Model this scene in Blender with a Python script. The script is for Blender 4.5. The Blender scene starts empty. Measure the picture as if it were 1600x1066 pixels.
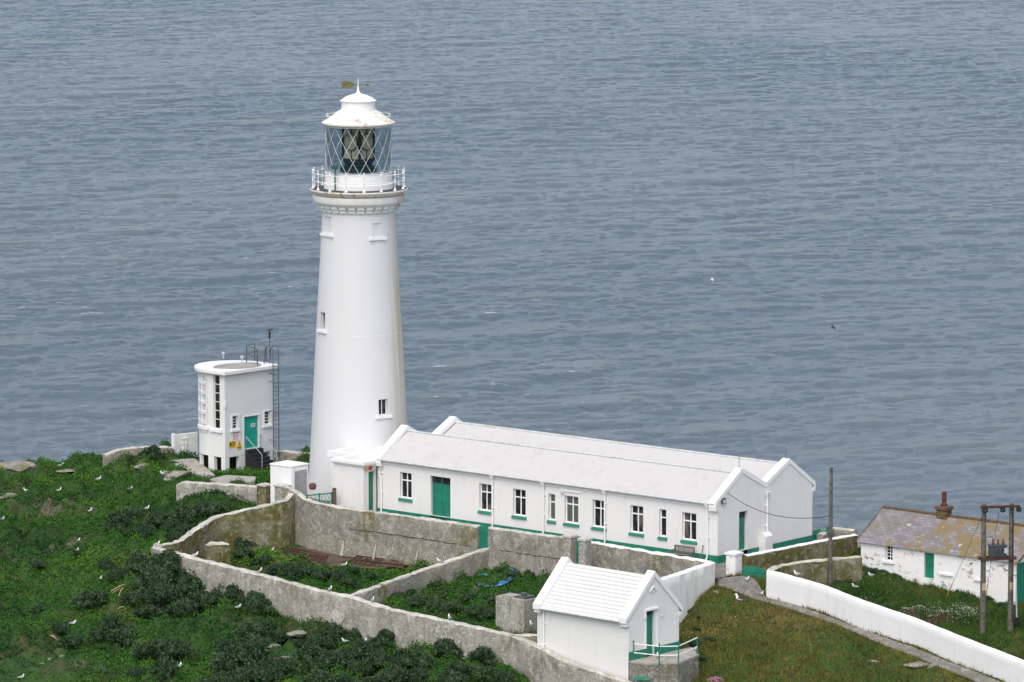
import bpy, bmesh, math, random
import numpy as np
from mathutils import Vector, Matrix
R = math.radians
random.seed(7)
rng = np.random.default_rng(11)
scene = bpy.context.scene
COL = scene.collection
# ------------------------------------------------------------------ camera
F, CX, CY, HC, PITCH = 8000.0, 800.0, 533.0, 57.6, R(7.7)
cam = bpy.data.cameras.new('camera'); cam.lens = 180; cam.sensor_width = 36; cam.sensor_fit = 'HORIZONTAL'
cam.clip_start = 1; cam.clip_end = 60000
camo = bpy.data.objects.new('camera', cam); COL.objects.link(camo)
SKY_SAT, SKY_STR, SUN_STR, EXPO = .66, .15, .5, .73
camo.location = (0, 0, HC); camo.rotation_euler = (math.pi/2 - PITCH, 0, 0)
scene.camera = camo
CP = Vector((0, 0, HC))
def ray(px, py):
    a, b = (px-CX)/F, (CY-py)/F
    return Vector((a, math.cos(PITCH)+b*math.sin(PITCH), -math.sin(PITCH)+b*math.cos(PITCH)))
def U(px, py, z=0.0):                      # the point at height z seen at that place of the photograph
    d = ray(px, py); k = (z-HC)/d.z
    return CP + d*k
def UY(px, py, Y):
    d = ray(px, py); return CP + d*(Y/d.y)
class Fr:                                  # a vertical facade: origin, along, inward
    def __init__(s, o, u, v): s.o = Vector((o[0], o[1], o[2] if len(o) > 2 else 0)); s.u = Vector((u[0], u[1], 0)).normalized(); s.v = Vector((v[0], v[1], 0)).normalized()
    def pt(s, a, t, z): 
        p = s.o + s.u*a + s.v*t; return Vector((p.x, p.y, z))
    def hit(s, px, py, t=0.0):
        d = ray(px, py); n = s.v; p0 = s.o + s.v*t
        k = (Vector((p0.x, p0.y, 0))-Vector((CP.x, CP.y, 0))).dot(n)/d.dot(n)
        q = CP + d*k
        return (q-s.o).dot(s.u), q.z
# ------------------------------------------------------------------ materials
MAT = {}
def nm(name):
    m = bpy.data.materials.new(name); m.use_nodes = True
    MAT[name] = m; nt = m.node_tree; b = nt.nodes['Principled BSDF']
    return m, nt, b
def nd(nt, typ, **kw):
    n = nt.nodes.new(typ)
    for k, v in kw.items():
        if k in n.inputs: n.inputs[k].default_value = v
        else: setattr(n, k, v)
    return n
def coords(nt, scale=(1, 1, 1)):
    tc = nd(nt, 'ShaderNodeTexCoord'); mp = nd(nt, 'ShaderNodeMapping'); mp.inputs['Scale'].default_value = scale
    nt.links.new(tc.outputs['Object'], mp.inputs['Vector']); return mp.outputs['Vector']
def noise(nt, vec, scale, detail=4, rough=.55):
    n = nd(nt, 'ShaderNodeTexNoise', Scale=scale, Detail=detail, Roughness=rough)
    nt.links.new(vec, n.inputs['Vector']); return n.outputs['Fac']
def ramp(nt, fac, a, b, ca=0.0, cb=1.0):
    r = nd(nt, 'ShaderNodeMapRange'); r.inputs['From Min'].default_value = a; r.inputs['From Max'].default_value = b
    r.inputs['To Min'].default_value = ca; r.inputs['To Max'].default_value = cb; r.interpolation_type = 'SMOOTHSTEP'
    nt.links.new(fac, r.inputs['Value']); return r.outputs['Result']
def mix(nt, fac, a, b):
    n = nd(nt, 'ShaderNodeMix', data_type='RGBA')
    for s, v in ((n.inputs[0], fac), (n.inputs[6], a), (n.inputs[7], b)):
        if isinstance(v, (int, float)): s.default_value = v
        elif isinstance(v, tuple): s.default_value = (*v, 1)
        else: nt.links.new(v, s)
    return n.outputs[2]
def mul(nt, a, b):
    n = nd(nt, 'ShaderNodeMath', operation='MULTIPLY')
    for s, v in ((n.inputs[0], a), (n.inputs[1], b)):
        if isinstance(v, (int, float)): s.default_value = v
        else: nt.links.new(v, s)
    return n.outputs[0]
def bump(nt, b, h, strength=.3, dist=.05):
    n = nd(nt, 'ShaderNodeBump', Strength=strength, Distance=dist)
    nt.links.new(h, n.inputs['Height']); nt.links.new(n.outputs['Normal'], b.inputs['Normal'])
def plain(name, col, rough=.6, metal=0.0, var=.12, scale=3.0, bs=.0):
    m, nt, b = nm(name); v = coords(nt); f = noise(nt, v, scale, 5)
    c2 = tuple(c*(1-var*2) for c in col)
    nt.links.new(mix(nt, ramp(nt, f, .4, .68), col, c2), b.inputs['Base Color'])
    b.inputs['Roughness'].default_value = rough; b.inputs['Metallic'].default_value = metal
    if bs: bump(nt, b, noise(nt, v, scale*4, 4), bs, .03)
    return m
def white(name, col=(.8, .8, .79), dirt=(.6, .58, .52), amount=.5, specks=.8, bs=.25, lumpy=7):
    m, nt, b = nm(name); v = coords(nt); vs = coords(nt, (1.6, 1.6, .22))
    st = ramp(nt, noise(nt, vs, 1.6, 6, .6), .5, .8)
    pt = ramp(nt, noise(nt, v, .55, 5, .6), .45, .75)
    c = mix(nt, mul(nt, st, amount*.55), col, dirt)
    c = mix(nt, mul(nt, pt, amount*.35), c, tuple(x*.85 for x in col))
    vo = nd(nt, 'ShaderNodeTexVoronoi', Scale=1.25); nt.links.new(v, vo.inputs['Vector'])
    sp = ramp(nt, vo.outputs['Distance'], .045, .03)
    c = mix(nt, mul(nt, sp, specks), c, (.22, .2, .17))
    nt.links.new(c, b.inputs['Base Color']); b.inputs['Roughness'].default_value = .7
    b.inputs['Specular IOR Level'].default_value = .25
    bump(nt, b, noise(nt, v, lumpy, 5, .6), bs, .04)
    return m
white('white_paint', (.725, .72, .7), amount=.8)
white('white_render', (.67, .67, .665), (.4, .4, .32), .6, .4, .4, 4)
white('white_cap', (.78, .78, .775), amount=.25, specks=.25)
white('white_roof', (.5, .492, .472), (.36, .35, .31), 1.0, 1, .3, 3)
white('hut_boards', (.6, .592, .57), (.5, .5, .5), .5, .9, .15, 3)
white('white_old', (.74, .73, .69), (.42, .41, .36), 1.2, .7, .5, 5)
white('white_metal', (.8, .8, .78), (.62, .55, .42), .35, .0, .08, 4)
white('white_wood', (.8, .8, .79), amount=.1, specks=.0, bs=.05)
# white rubble stone under thick limewash
m, nt, b = nm('white_stone'); v = coords(nt, (1, 1, 2.2))
vo = nd(nt, 'ShaderNodeTexVoronoi', Scale=1.9, feature='DISTANCE_TO_EDGE'); nt.links.new(v, vo.inputs['Vector'])
v2 = coords(nt, (1, 1, 1.8)); worn = ramp(nt, noise(nt, v2, .33, 3), .42, .62); fl = ramp(nt, noise(nt, v2, 2.6, 6, .7), .53, .6)
c = mix(nt, mul(nt, mul(nt, worn, fl), .95), (.8, .79, .77), (.2, .18, .15))
nt.links.new(c, b.inputs['Base Color']); b.inputs['Roughness'].default_value = .8
bump(nt, b, ramp(nt, vo.outputs['Distance'], 0, .2), .15, .03)
# tower: white with ochre algae down the weather side
m, nt, b = nm('tower_white'); v = coords(nt)
sx = nd(nt, 'ShaderNodeSeparateXYZ'); nt.links.new(v, sx.inputs[0])
st = noise(nt, coords(nt, (2.2, 2.2, .1)), 1.3, 6, .6)
side = ramp(nt, sx.outputs['X'], 1.9, 2.8); hi = ramp(nt, sx.outputs['Z'], 1.0, 13.0, .35, 1)
alg = mul(nt, mul(nt, side, ramp(nt, st, .3, .6)), hi)
c = mix(nt, mul(nt, ramp(nt, noise(nt, v, .5, 5), .45, .75), .2), (.64, .64, .64), (.56, .565, .56))
c = mix(nt, mul(nt, alg, .85), c, (.5, .42, .24))
vo = nd(nt, 'ShaderNodeTexVoronoi', Scale=.8); nt.links.new(v, vo.inputs['Vector'])
c = mix(nt, mul(nt, ramp(nt, vo.outputs['Distance'], .045, .03), .5), c, (.3, .28, .25))
nt.links.new(c, b.inputs['Base Color']); b.inputs['Roughness'].default_value = .6; b.inputs['Specular IOR Level'].default_value = .3
bump(nt, b, noise(nt, v, 5, 5), .1, .04)
# rusting white lantern roof and gallery
m, nt, b = nm('white_rusting'); v = coords(nt)
f = noise(nt, coords(nt, (1.3, 1.3, .7)), 1.7, 6, .65)
c = mix(nt, ramp(nt, f, .55, .68), (.74, .71, .64), (.4, .19, .07))
c = mix(nt, mul(nt, ramp(nt, noise(nt, v, .9, 4), .5, .7), .35), c, (.72, .65, .52))
nt.links.new(c, b.inputs['Base Color']); b.inputs['Roughness'].default_value = .5
m, nt, b = nm('collar_white'); v = coords(nt); sx = nd(nt, 'ShaderNodeSeparateXYZ'); nt.links.new(v, sx.inputs[0])
rs_ = mul(nt, ramp(nt, sx.outputs['X'], 2.3, 2.9), ramp(nt, noise(nt, coords(nt, (1.5, 1.5, .7)), 1.1, 5, .6), .42, .56))
c = mix(nt, mul(nt, ramp(nt, noise(nt, coords(nt, (1.2, 1.2, .3)), 1.1, 5), .45, .7), .5), (.73, .73, .715), (.62, .57, .45))
c = mix(nt, mul(nt, rs_, .85), c, (.42, .22, .1)); nt.links.new(c, b.inputs['Base Color']); b.inputs['Roughness'].default_value = .6
def oldwall(name, moss, pale, base=(.31, .29, .225), mcol=(.12, .105, .025)):
    m, nt, b = nm(name); v = coords(nt)
    n1 = noise(nt, v, .8, 6, .65); n2 = noise(nt, v, 7, 5, .7); n3 = noise(nt, coords(nt, (2.4, 2.4, .3)), 1.2, 6, .65); n4 = noise(nt, v, .45, 4, .6)
    c = mix(nt, ramp(nt, n1, .35, .65), base, tuple(x*.66 for x in base))
    c = mix(nt, mul(nt, ramp(nt, n2, .52, .68), pale), c, (.62, .6, .54))
    c = mix(nt, mul(nt, ramp(nt, n3, .5, .72), .6), c, (.13, .12, .085))
    c = mix(nt, ramp(nt, n4, 1-moss-.12, 1-moss+.08), c, mcol)
    c = mix(nt, mul(nt, ramp(nt, noise(nt, v, 1.7, 6, .75), .5, .64), pale*.75), c, (.58, .565, .51))
    vs_ = nd(nt, 'ShaderNodeTexVoronoi', Scale=2.6, feature='DISTANCE_TO_EDGE'); nt.links.new(coords(nt, (1, 1, 1.9)), vs_.inputs['Vector']); jt = ramp(nt, vs_.outputs['Distance'], .05, .0); c = mix(nt, mul(nt, jt, .35), c, tuple(x*.4 for x in base))
    n5 = noise(nt, v, 16, 3, .7); c = mix(nt, mul(nt, ramp(nt, n5, .6, .68), .65), c, (.66, .64, .58))
    c = mix(nt, mul(nt, ramp(nt, noise(nt, v, 11, 3, .7), .62, .7), .7), c, (.1, .09, .07))
    nt.links.new(c, b.inputs['Base Color']); b.inputs['Roughness'].default_value = .95; b.inputs['Specular IOR Level'].default_value = .15
    bump(nt, b, n2, .6, .06)
oldwall('old_render', .38, .55, (.275, .265, .218))
oldwall('old_render_pale', .33, .8, (.345, .335, .285))
oldwall('mossy_wall', .55, .5, (.25, .225, .14), (.11, .1, .025))
oldwall('wall_cap', .3, .85, (.58, .55, .48))
oldwall('dark_stone', .42, .6, (.2, .19, .16))
oldwall('skirt_render', .36, .35, (.21, .195, .145))
oldwall('rock', .36, .5, (.25, .23, .195), (.14, .12, .04))
oldwall('plaster', .2, .9, (.55, .53, .48))
oldwall('paving', .2, .3, (.2, .185, .16))
oldwall('concrete', .26, .5, (.4, .38, .33))
plain('green_paint', (.012, .2, .125), .45, var=.12, scale=2)
plain('teal_paint', (.008, .33, .26), .4, var=.06, scale=2)
plain('dark_green', (.008, .035, .03), .5)
plain('lamp_green', (.01, .11, .075), .5)
plain('black_tread', (.012, .013, .018), .6)
plain('deck_dark', (.045, .045, .055), .7)
plain('steel_grey', (.12, .125, .13), .5, .5)
plain('galvanised', (.42, .43, .43), .45, .3)
plain('pale_grey', (.55, .57, .58), .5)
plain('verdigris', (.17, .16, .05), .6, .2, .3, 8)
plain('rust', (.085, .032, .022), .85, var=.3, scale=6)
plain('rust_pale', (.3, .15, .09), .9, var=.25, scale=2)
plain('pole_wood', (.13, .12, .095), .85, var=.3, scale=5)
plain('grey_wood', (.17, .155, .135), .85, var=.2, scale=8)
plain('brown_wood', (.13, .1, .075), .85, var=.2, scale=8)
plain('chimney_red', (.13, .025, .02), .7, var=.2)
plain('brick_brown', (.14, .09, .045), .9, var=.3, scale=6, bs=.3)
plain('transformer', (.06, .07, .085), .5)
plain('red_paint', (.5, .03, .025), .45)
plain('orange_tan', (.6, .33, .12), .5)
plain('yellow_sign', (.72, .42, .02), .5, var=.03)
plain('black', (.01, .01, .01), .5)
plain('sign_white', (.8, .8, .78), .5, var=.03)
plain('sign_red', (.6, .12, .1), .5)
plain('sign_grey', (.3, .3, .3), .5)
plain('hose_blue', (.1, .33, .72), .45, var=.1)
plain('maroon', (.13, .05, .045), .8)
plain('straw', (.42, .33, .2), .9)
plain('lattice_grey', (.6, .61, .6), .5)
plain('lens_cream', (.62, .52, .34), .25, var=.25, scale=2.5)
plain('gull_white', (.82, .82, .81), .8, var=.03)
plain('gull_grey', (.33, .35, .38), .8, var=.05)
plain('gull_black', (.03, .03, .034), .8)
plain('gull_beak', (.7, .42, .05), .5)
plain('thrift_pink', (.5, .2, .33), .9, var=.2, scale=9)
plain('thrift_leaf', (.09, .1, .045), .9, var=.2, scale=9)
plain('dark_void', (.012, .012, .014), .9)
m, nt, b = nm('pane_dark'); b.inputs['Base Color'].default_value = (.018, .016, .018, 1); b.inputs['Roughness'].default_value = .12
v = coords(nt); nt.links.new(mix(nt, ramp(nt, noise(nt, v, 1.2, 3), .45, .7), (.012, .011, .014), (.05, .045, .045)), b.inputs['Base Color'])
m, nt, b = nm('pane_grey'); b.inputs['Base Color'].default_value = (.1, .11, .1, 1); b.inputs['Roughness'].default_value = .2
m, nt, b = nm('pane_dim'); b.inputs['Roughness'].default_value = .1; nt.links.new(mix(nt, ramp(nt, noise(nt, coords(nt, (1.5, 1.5, .8)), 1.5, 3), .45, .6), (.016, .015, .018), (.11, .105, .1)), b.inputs['Base Color'])
# clear lantern glass: transparent with a fresnel gloss
m, nt, b = nm('lantern_glass'); out = nt.nodes['Material Output']
tr = nd(nt, 'ShaderNodeBsdfTransparent'); tr.inputs['Color'].default_value = (.68, .75, .79, 1)
gl = nd(nt, 'ShaderNodeBsdfGlossy'); gl.inputs['Roughness'].default_value = .03
fr = nd(nt, 'ShaderNodeFresnel', IOR=1.45); ms = nd(nt, 'ShaderNodeMixShader')
nt.links.new(mul(nt, fr.outputs[0], .35), ms.inputs[0]); nt.links.new(tr.outputs[0], ms.inputs[1]); nt.links.new(gl.outputs[0], ms.inputs[2]); nt.links.new(ms.outputs[0], out.inputs['Surface'])
# slate with lichen
m, nt, b = nm('slate'); v = coords(nt)
br = nd(nt, 'ShaderNodeTexBrick', Scale=1.0); br.inputs['Brick Width'].default_value = .42; br.inputs['Row Height'].default_value = .22; br.inputs['Mortar Size'].default_value = .012
br.inputs['Color1'].default_value = (.25, .235, .235, 1); br.inputs['Color2'].default_value = (.16, .155, .16, 1); br.inputs['Mortar'].default_value = (.07, .065, .065, 1)
uvn = nd(nt, 'ShaderNodeUVMap'); nt.links.new(uvn.outputs[0], br.inputs['Vector'])
sv = nd(nt, 'ShaderNodeSeparateXYZ'); nt.links.new(uvn.outputs[0], sv.inputs[0])
right = ramp(nt, sv.outputs['X'], 1.5, 7.0, .0, .12)
l1 = nd(nt, 'ShaderNodeMath', operation='ADD'); nt.links.new(noise(nt, v, .6, 6, .65), l1.inputs[0]); nt.links.new(right, l1.inputs[1])
c = mix(nt, mul(nt, ramp(nt, l1.outputs[0], .55, .66), .9), br.outputs['Color'], (.19, .135, .05))
c = mix(nt, mul(nt, ramp(nt, noise(nt, v, .9, 5, .65), .51, .63), .8), c, (.17, .135, .1))
c = mix(nt, mul(nt, ramp(nt, noise(nt, v, 1.7, 5, .7), .62, .68), .7), c, (.6, .58, .56))
nt.links.new(c, b.inputs['Base Color']); b.inputs['Roughness'].default_value = .75; bump(nt, b, br.outputs['Fac'], -.3, .03)
# leaves
def leafmat(name, cols, scale=.35, rough=.55, rand=True, spec=.3, gain=1.0):
    cols = tuple(tuple(x*gain for x in q) for q in cols)
    m, nt, b = nm(name); v = coords(nt)
    f = noise(nt, v, scale, 5, .6); g = noise(nt, v, scale*9, 3, .6)
    c = mix(nt, ramp(nt, f, .38, .5), cols[0], cols[1]); c = mix(nt, ramp(nt, f, .52, .66), c, cols[2])
    c = mix(nt, mul(nt, ramp(nt, g, .4, .65), .55), c, tuple(x*.55 for x in cols[1]))
    if len(cols) > 3: c = mix(nt, ramp(nt, noise(nt, v, scale*1.7, 4), .6, .7), c, cols[3])
    if rand:
        oi = nd(nt, 'ShaderNodeObjectInfo'); c = mix(nt, mul(nt, oi.outputs['Random'], .6), c, tuple(x for x in cols[3 if len(cols) > 3 else 0]))
    nt.links.new(c, b.inputs['Base Color']); b.inputs['Roughness'].default_value = rough; b.inputs['Specular IOR Level'].default_value = spec
    b.inputs['Sheen Weight'].default_value = 0
leafmat('leaf_cover', ((.013, .05, .009), (.034, .115, .012), (.088, .19, .014), (.046, .075, .02)), .16, rand=False, spec=.08)
leafmat('leaf_shrub', ((.036, .068, .032), (.055, .1, .042), (.08, .135, .05), (.036, .062, .034)), 1.4, spec=.12)
leafmat('grass_dry', ((.06, .1, .018), (.15, .145, .034), (.28, .21, .075), (.13, .085, .035)), .13, rand=False, spec=.1)
leafmat('grass_mix', ((.028, .075, .014), (.06, .11, .022), (.12, .13, .035), (.08, .06, .03)), .2, rand=False, spec=.1)
leafmat('ground_soil', ((.035, .05, .018), (.05, .065, .022), (.08, .065, .035), (.13, .1, .07)), .2, rand=False, rough=.95)
plain('stem_bark', (.06, .045, .03), .9)
plain('flower_white', (.6, .6, .5), .8)
# ------------------------------------------------------------------ mesh builder
ORG = {}
class MB:
    def __init__(s): s.v = []; s.f = []; s.m = []; s.uv = {}; s.mats = []; s.cur = 0
    def use(s, name):
        if name not in s.mats: s.mats.append(name)
        s.cur = s.mats.index(name); return s
    def face(s, pts):
        i = len(s.v); s.v += [Vector(p) for p in pts]; s.f.append(tuple(range(i, i+len(pts)))); s.m.append(s.cur); return len(s.f)-1
    def add(s, vs, fs):
        i = len(s.v); s.v += [Vector(p) for p in vs]
        for f in fs: s.f.append(tuple(a+i for a in f)); s.m.append(s.cur)
    def hexa(s, p):   # 8 points: bottom ring 0-3, top ring 4-7
        s.add(p, [(3, 2, 1, 0), (4, 5, 6, 7), (0, 1, 5, 4), (1, 2, 6, 5), (2, 3, 7, 6), (3, 0, 4, 7)])
    def box(s, fr, a0, a1, t0, t1, z0, z1):
        s.hexa([fr.pt(a0, t0, z0), fr.pt(a1, t0, z0), fr.pt(a1, t1, z0), fr.pt(a0, t1, z0), fr.pt(a0, t0, z1), fr.pt(a1, t0, z1), fr.pt(a1, t1, z1), fr.pt(a0, t1, z1)])
    def prism(s, pts, vec):
        pts = [Vector(p) for p in pts]; vec = Vector(vec); n = len(pts)
        s.add(pts+[p+vec for p in pts], [tuple(range(n))[::-1], tuple(range(n, 2*n))]+[(i, (i+1) % n, (i+1) % n+n, i+n) for i in range(n)])
    def tube(s, pts, r, n=8, cap=True):
        pts = [Vector(p) for p in pts]; rs = r if isinstance(r, (list, tuple)) else [r]*len(pts)
        vs = []
        for i, p in enumerate(pts):
            d = (pts[min(i+1, len(pts)-1)]-pts[max(i-1, 0)]).normalized()
            a = d.orthogonal() if i == 0 else (a - d*a.dot(d))
            a = a.normalized(); b = d.cross(a)
            vs += [p+(a*math.cos(2*math.pi*k/n)+b*math.sin(2*math.pi*k/n))*rs[i] for k in range(n)]
        fs = [(i*n+k, i*n+(k+1) % n, (i+1)*n+(k+1) % n, (i+1)*n+k) for i in range(len(pts)-1) for k in range(n)]
        if cap: fs += [tuple(range(n))[::-1], tuple(range((len(pts)-1)*n, len(pts)*n))]
        s.add(vs, fs)
    def lathe(s, c, prof, n=64, cap=True):
        c = Vector(c); vs = []; fs = []
        for r, z in prof: vs += [Vector((c.x+r*math.cos(2*math.pi*k/n), c.y+r*math.sin(2*math.pi*k/n), z)) for k in range(n)]
        for i in range(len(prof)-1): fs += [(i*n+k, i*n+(k+1) % n, (i+1)*n+(k+1) % n, (i+1)*n+k) for k in range(n)]
        if cap: fs += [tuple(range(n))[::-1], tuple(range((len(prof)-1)*n, len(prof)*n))]
        s.add(vs, fs)
    def ball(s, c, r, nu=10, nv=7, sz=1.0):
        s.lathe(c, [(max(1e-4, r*math.sin(math.pi*i/nv)), Vector(c).z - r*sz*math.cos(math.pi*i/nv)) for i in range(nv+1)], nu)
    def build(s, name, parent=None, org=None, smooth=False, uvs=None, bevel=0):
        if parent is not None: org = ORG[parent]
        org = Vector(org) if org is not None else Vector((0, 0, 0))
        me = bpy.data.meshes.new(name); me.from_pydata([v-org for v in s.v], [], s.f)
        for mn in s.mats: me.materials.append(MAT[mn])
        me.polygons.foreach_set('material_index', s.m)
        if smooth: me.polygons.foreach_set('use_smooth', [True]*len(s.f))
        if uvs:
            ul = me.uv_layers.new(name='UVMap')
            for fi, co in uvs.items():
                for li, c in zip(me.polygons[fi].loop_indices, co): ul.data[li].uv = c
        bm = bmesh.new(); bm.from_mesh(me)
        bmesh.ops.remove_doubles(bm, verts=bm.verts, dist=1e-5)
        bmesh.ops.recalc_face_normals(bm, faces=bm.faces)
        bm.to_mesh(me); bm.free()
        if smooth:
            try: me.set_sharp_from_angle(angle=R(38))
            except Exception: pass
        o = bpy.data.objects.new(name, me); COL.objects.link(o)
        if parent is not None: o.parent = parent
        else: o.location = org
        ORG[o] = org
        if bevel:
            md = o.modifiers.new('bevel', 'BEVEL'); md.width = bevel; md.segments = 2; md.limit_method = 'ANGLE'
        return o
def tag(o, label=None, cat=None, group=None, kind='thing'):
    if label: o['label'] = label
    if cat: o['category'] = cat
    if group: o['group'] = group
    if kind: o['kind'] = kind
    return o
def thing(name, label, cat, loc, group=None):
    o = bpy.data.objects.new(name, None); COL.objects.link(o); o.location = loc; o.empty_display_size = .2
    ORG[o] = Vector(loc); return tag(o, label, cat, group)
def facade(mb, fr, a0, a1, z0, z1, holes, depth, t=0.0):
    A = sorted({a0, a1, *[h[0] for h in holes], *[h[1] for h in holes]}); Z = sorted({z0, z1, *[h[2] for h in holes], *[h[3] for h in holes]})
    for i in range(len(A)-1):
        for j in range(len(Z)-1):
            ca, cz = (A[i]+A[i+1])/2, (Z[j]+Z[j+1])/2
            if any(h[0] < ca < h[1] and h[2] < cz < h[3] for h in holes): continue
            mb.face([fr.pt(A[i], t, Z[j]), fr.pt(A[i+1], t, Z[j]), fr.pt(A[i+1], t, Z[j+1]), fr.pt(A[i], t, Z[j+1])])
    for a, b, c, d in holes:
        q = [(a, c), (b, c), (b, d), (a, d)]
        for k in range(4):
            p, r = q[k], q[(k+1) % 4]
            mb.face([fr.pt(p[0], t, p[1]), fr.pt(r[0], t, r[1]), fr.pt(r[0], t+depth, r[1]), fr.pt(p[0], t+depth, p[1])])
        mb.face([fr.pt(x, t+depth, y) for x, y in q])
def window(root, fr, h, depth=.22, kind='cross', sill='green_paint', pane='pane_dark', bar=.07, top=.3, rows=3, cols=2, name='window'):
    a, b, c, d = h; t0 = depth-.07; e = .004
    f = MB().use('white_wood'); t1 = depth-.012
    f.box(fr, a+e, a+bar, t0, t1, c+e, d-e); f.box(fr, b-bar, b-e, t0, t1, c+e, d-e)
    f.box(fr, a+bar, b-bar, t0, t1, c+e, c+bar); f.box(fr, a+bar, b-bar, t0, t1, d-bar, d-e)
    ia, ib, ic, id_ = a+bar, b-bar, c+bar, d-bar
    if kind in ('cross', 'narrow'):
        zt = id_-(id_-ic)*top; w = .085
        f.box(fr, ia, ib, t0+.003, t1, zt-w/2, zt+w/2)
        if kind == 'cross':
            mc = (ia+ib)/2; f.box(fr, mc-w/2, mc+w/2, t0+.006, t1, ic, zt-w/2); f.box(fr, mc-w/2, mc+w/2, t0+.006, t1, zt+w/2, id_)
    else:
        w = .045
        for k in range(1, cols): x = ia+(ib-ia)*k/cols; f.box(fr, x-w/2, x+w/2, t0+.006, t1, ic, id_)
        for k in range(1, rows): z = ic+(id_-ic)*k/rows; f.box(fr, ia, ib, t0+.003, t1, z-w/2, z+w/2)
    o = f.build(name, root)
    p = MB().use(pane); p.box(fr, ia+.002, ib-.002, t0+.03, t0+.04, ic+.002, id_-.002); p.build('pane', o)
    if sill:
        s_ = MB().use(sill)
        s_.hexa([fr.pt(a-.1, -.1, c-.2), fr.pt(b+.1, -.1, c-.2), fr.pt(b+.1, .01, c-.2), fr.pt(a-.1, .01, c-.2), fr.pt(a-.08, -.08, c-.1), fr.pt(b+.08, -.08, c-.1), fr.pt(b+.08, .01, c-.004), fr.pt(a-.08, .01, c-.004)])
        s_.build('sill', o)
    return o
# ------------------------------------------------------------------ numpy noise
def vnoise(x, y, seed=0, octaves=4, lac=2.0, gain=.5):
    r = np.random.default_rng(seed); out = np.zeros_like(x, dtype=float); amp = 1; tot = 0
    for o in range(octaves):
        lat = r.random((64, 64)); xx = x*lac**o+r.random()*64; yy = y*lac**o+r.random()*64
        xi = np.floor(xx).astype(int); yi = np.floor(yy).astype(int); fx = xx-xi; fy = yy-yi
        fx = fx*fx*(3-2*fx); fy = fy*fy*(3-2*fy)
        a = lat[xi % 64, yi % 64]; b_ = lat[(xi+1) % 64, yi % 64]; c = lat[xi % 64, (yi+1) % 64]; d = lat[(xi+1) % 64, (yi+1) % 64]
        out += amp*((a*(1-fx)+b_*fx)*(1-fy)+(c*(1-fx)+d*fx)*fy); tot += amp; amp *= gain
    return out/tot
def pip(poly, x, y):
    x = np.asarray(x, float); y = np.asarray(y, float); r = np.zeros(x.shape, bool); n = len(poly)
    for i in range(n):
        x0, y0 = poly[i][0], poly[i][1]; x1, y1 = poly[(i+1) % n][0], poly[(i+1) % n][1]
        c = (y0 > y) != (y1 > y)
        with np.errstate(divide='ignore', invalid='ignore'): xc = (x1-x0)*(y-y0)/(y1-y0 if y1 != y0 else 1e-9)+x0
        r ^= c & (x < xc)
    return r
def pdist(poly, x, y, closed=True):
    d = np.full(np.shape(x), 1e9); n = len(poly)
    for i in range(n if closed else n-1):
        ax, ay = poly[i][0], poly[i][1]; bx, by = poly[(i+1) % n][0], poly[(i+1) % n][1]
        l = (bx-ax)**2+(by-ay)**2+1e-9; t = np.clip(((x-ax)*(bx-ax)+(y-ay)*(by-ay))/l, 0, 1)
        d = np.minimum(d, np.hypot(x-ax-t*(bx-ax), y-ay-t*(by-ay)))
    return d
# ------------------------------------------------------------------ layout (metres; z = 0 is the yard round the long house)
A_ = U(1121, 881, 0); B_ = U(590, 805, 0)
MU = Vector((A_.x-B_.x, A_.y-B_.y, 0)).normalized(); MV = Vector((-MU.y, MU.x, 0))
ML = math.hypot(A_.x-B_.x, A_.y-B_.y)
MF = Fr(B_, MU, MV)                        # front facade, along to the right, inward = back
GF = Fr(A_, MV, -MU)                       # right gable, along to the back, inward = to the left
MVd = GF.hit(1269, 800)[0]                 # depth of the house
TX, TY = -10.47, 347.6                     # lighthouse axis
CN = U(982, 1033, -2.5)                    # hut: front right corner
HU = Vector((.745, -.667, 0)).normalized(); HV = Vector((-HU.y, HU.x, 0))
HGF = Fr(CN, HV, -HU); HD = HGF.hit(1060.7, 950)[0]
hff = Fr(CN, HU, HV); HLn = -hff.hit(839.5, 960)[0]
HF = Fr(CN-HU*HLn, HU, HV)
FC = U(352, 737, -.2)                      # signal building: front corner
FU = Vector((.69, .724, 0)).normalized(); FN = Vector((-FU.y, FU.x, 0))   # along door face; to the back left
FF = Fr(FC, FU, FN); FW = FF.hit(428, 700)[0]
KC = U(1345, 888, -.5)                     # cottage: front left corner
CU = Vector((.77, -.638, 0)).normalized(); CV = Vector((-CU.y, CU.x, 0))
KF = Fr(KC, CU, CV); KL = KF.hit(1587, 900)[0]
# garden walls, tops
BW = [U(448, 760, 1.8), U(458, 763.5, 1.75), U(468, 769, 1.6), U(478, 777, 1.35), U(488, 783, 1.22), U(535, 792, 1.2), U(640, 805.5, 1.22), U(746, 820.5, 1.25), U(880, 838.5, 1.25), U(933, 847, 1.2), U(1112, 877, 1.17)]
WW = [U(1112, 877, 1.17), U(1035, 903, 1.0), U(1010, 912, .9)]
NWc = U(241, 853, -.3)
XW = [U(768, 853, -.05), U(660, 889, -.8), U(546, 929, -1.3)]
SW = [NWc, U(278, 845, -.2), U(298, 830, .1), U(335, 806, .5), U(445, 781, 1.2), U(455, 770, 1.55)]
OW = [NWc, U(324, 875.5, -.55), U(409, 896.5, -.85), U(500, 921, -1.15), U(545, 930, -1.3), U(610, 950, -1.6), U(702, 969, -1.95), U(806, 992, -2.3), U(850, 1012, -2.5), U(882, 1030, -2.9), U(977, 1063, -3.55), U(1040, 1085, -4.1)]
gsh = MV*.2
GARDEN = [(p.x, p.y) for p in [NWc+gsh, SW[1], SW[2], SW[3], SW[4]]+[p+gsh for p in BW[1:]]+[WW[1], WW[2]]]
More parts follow.
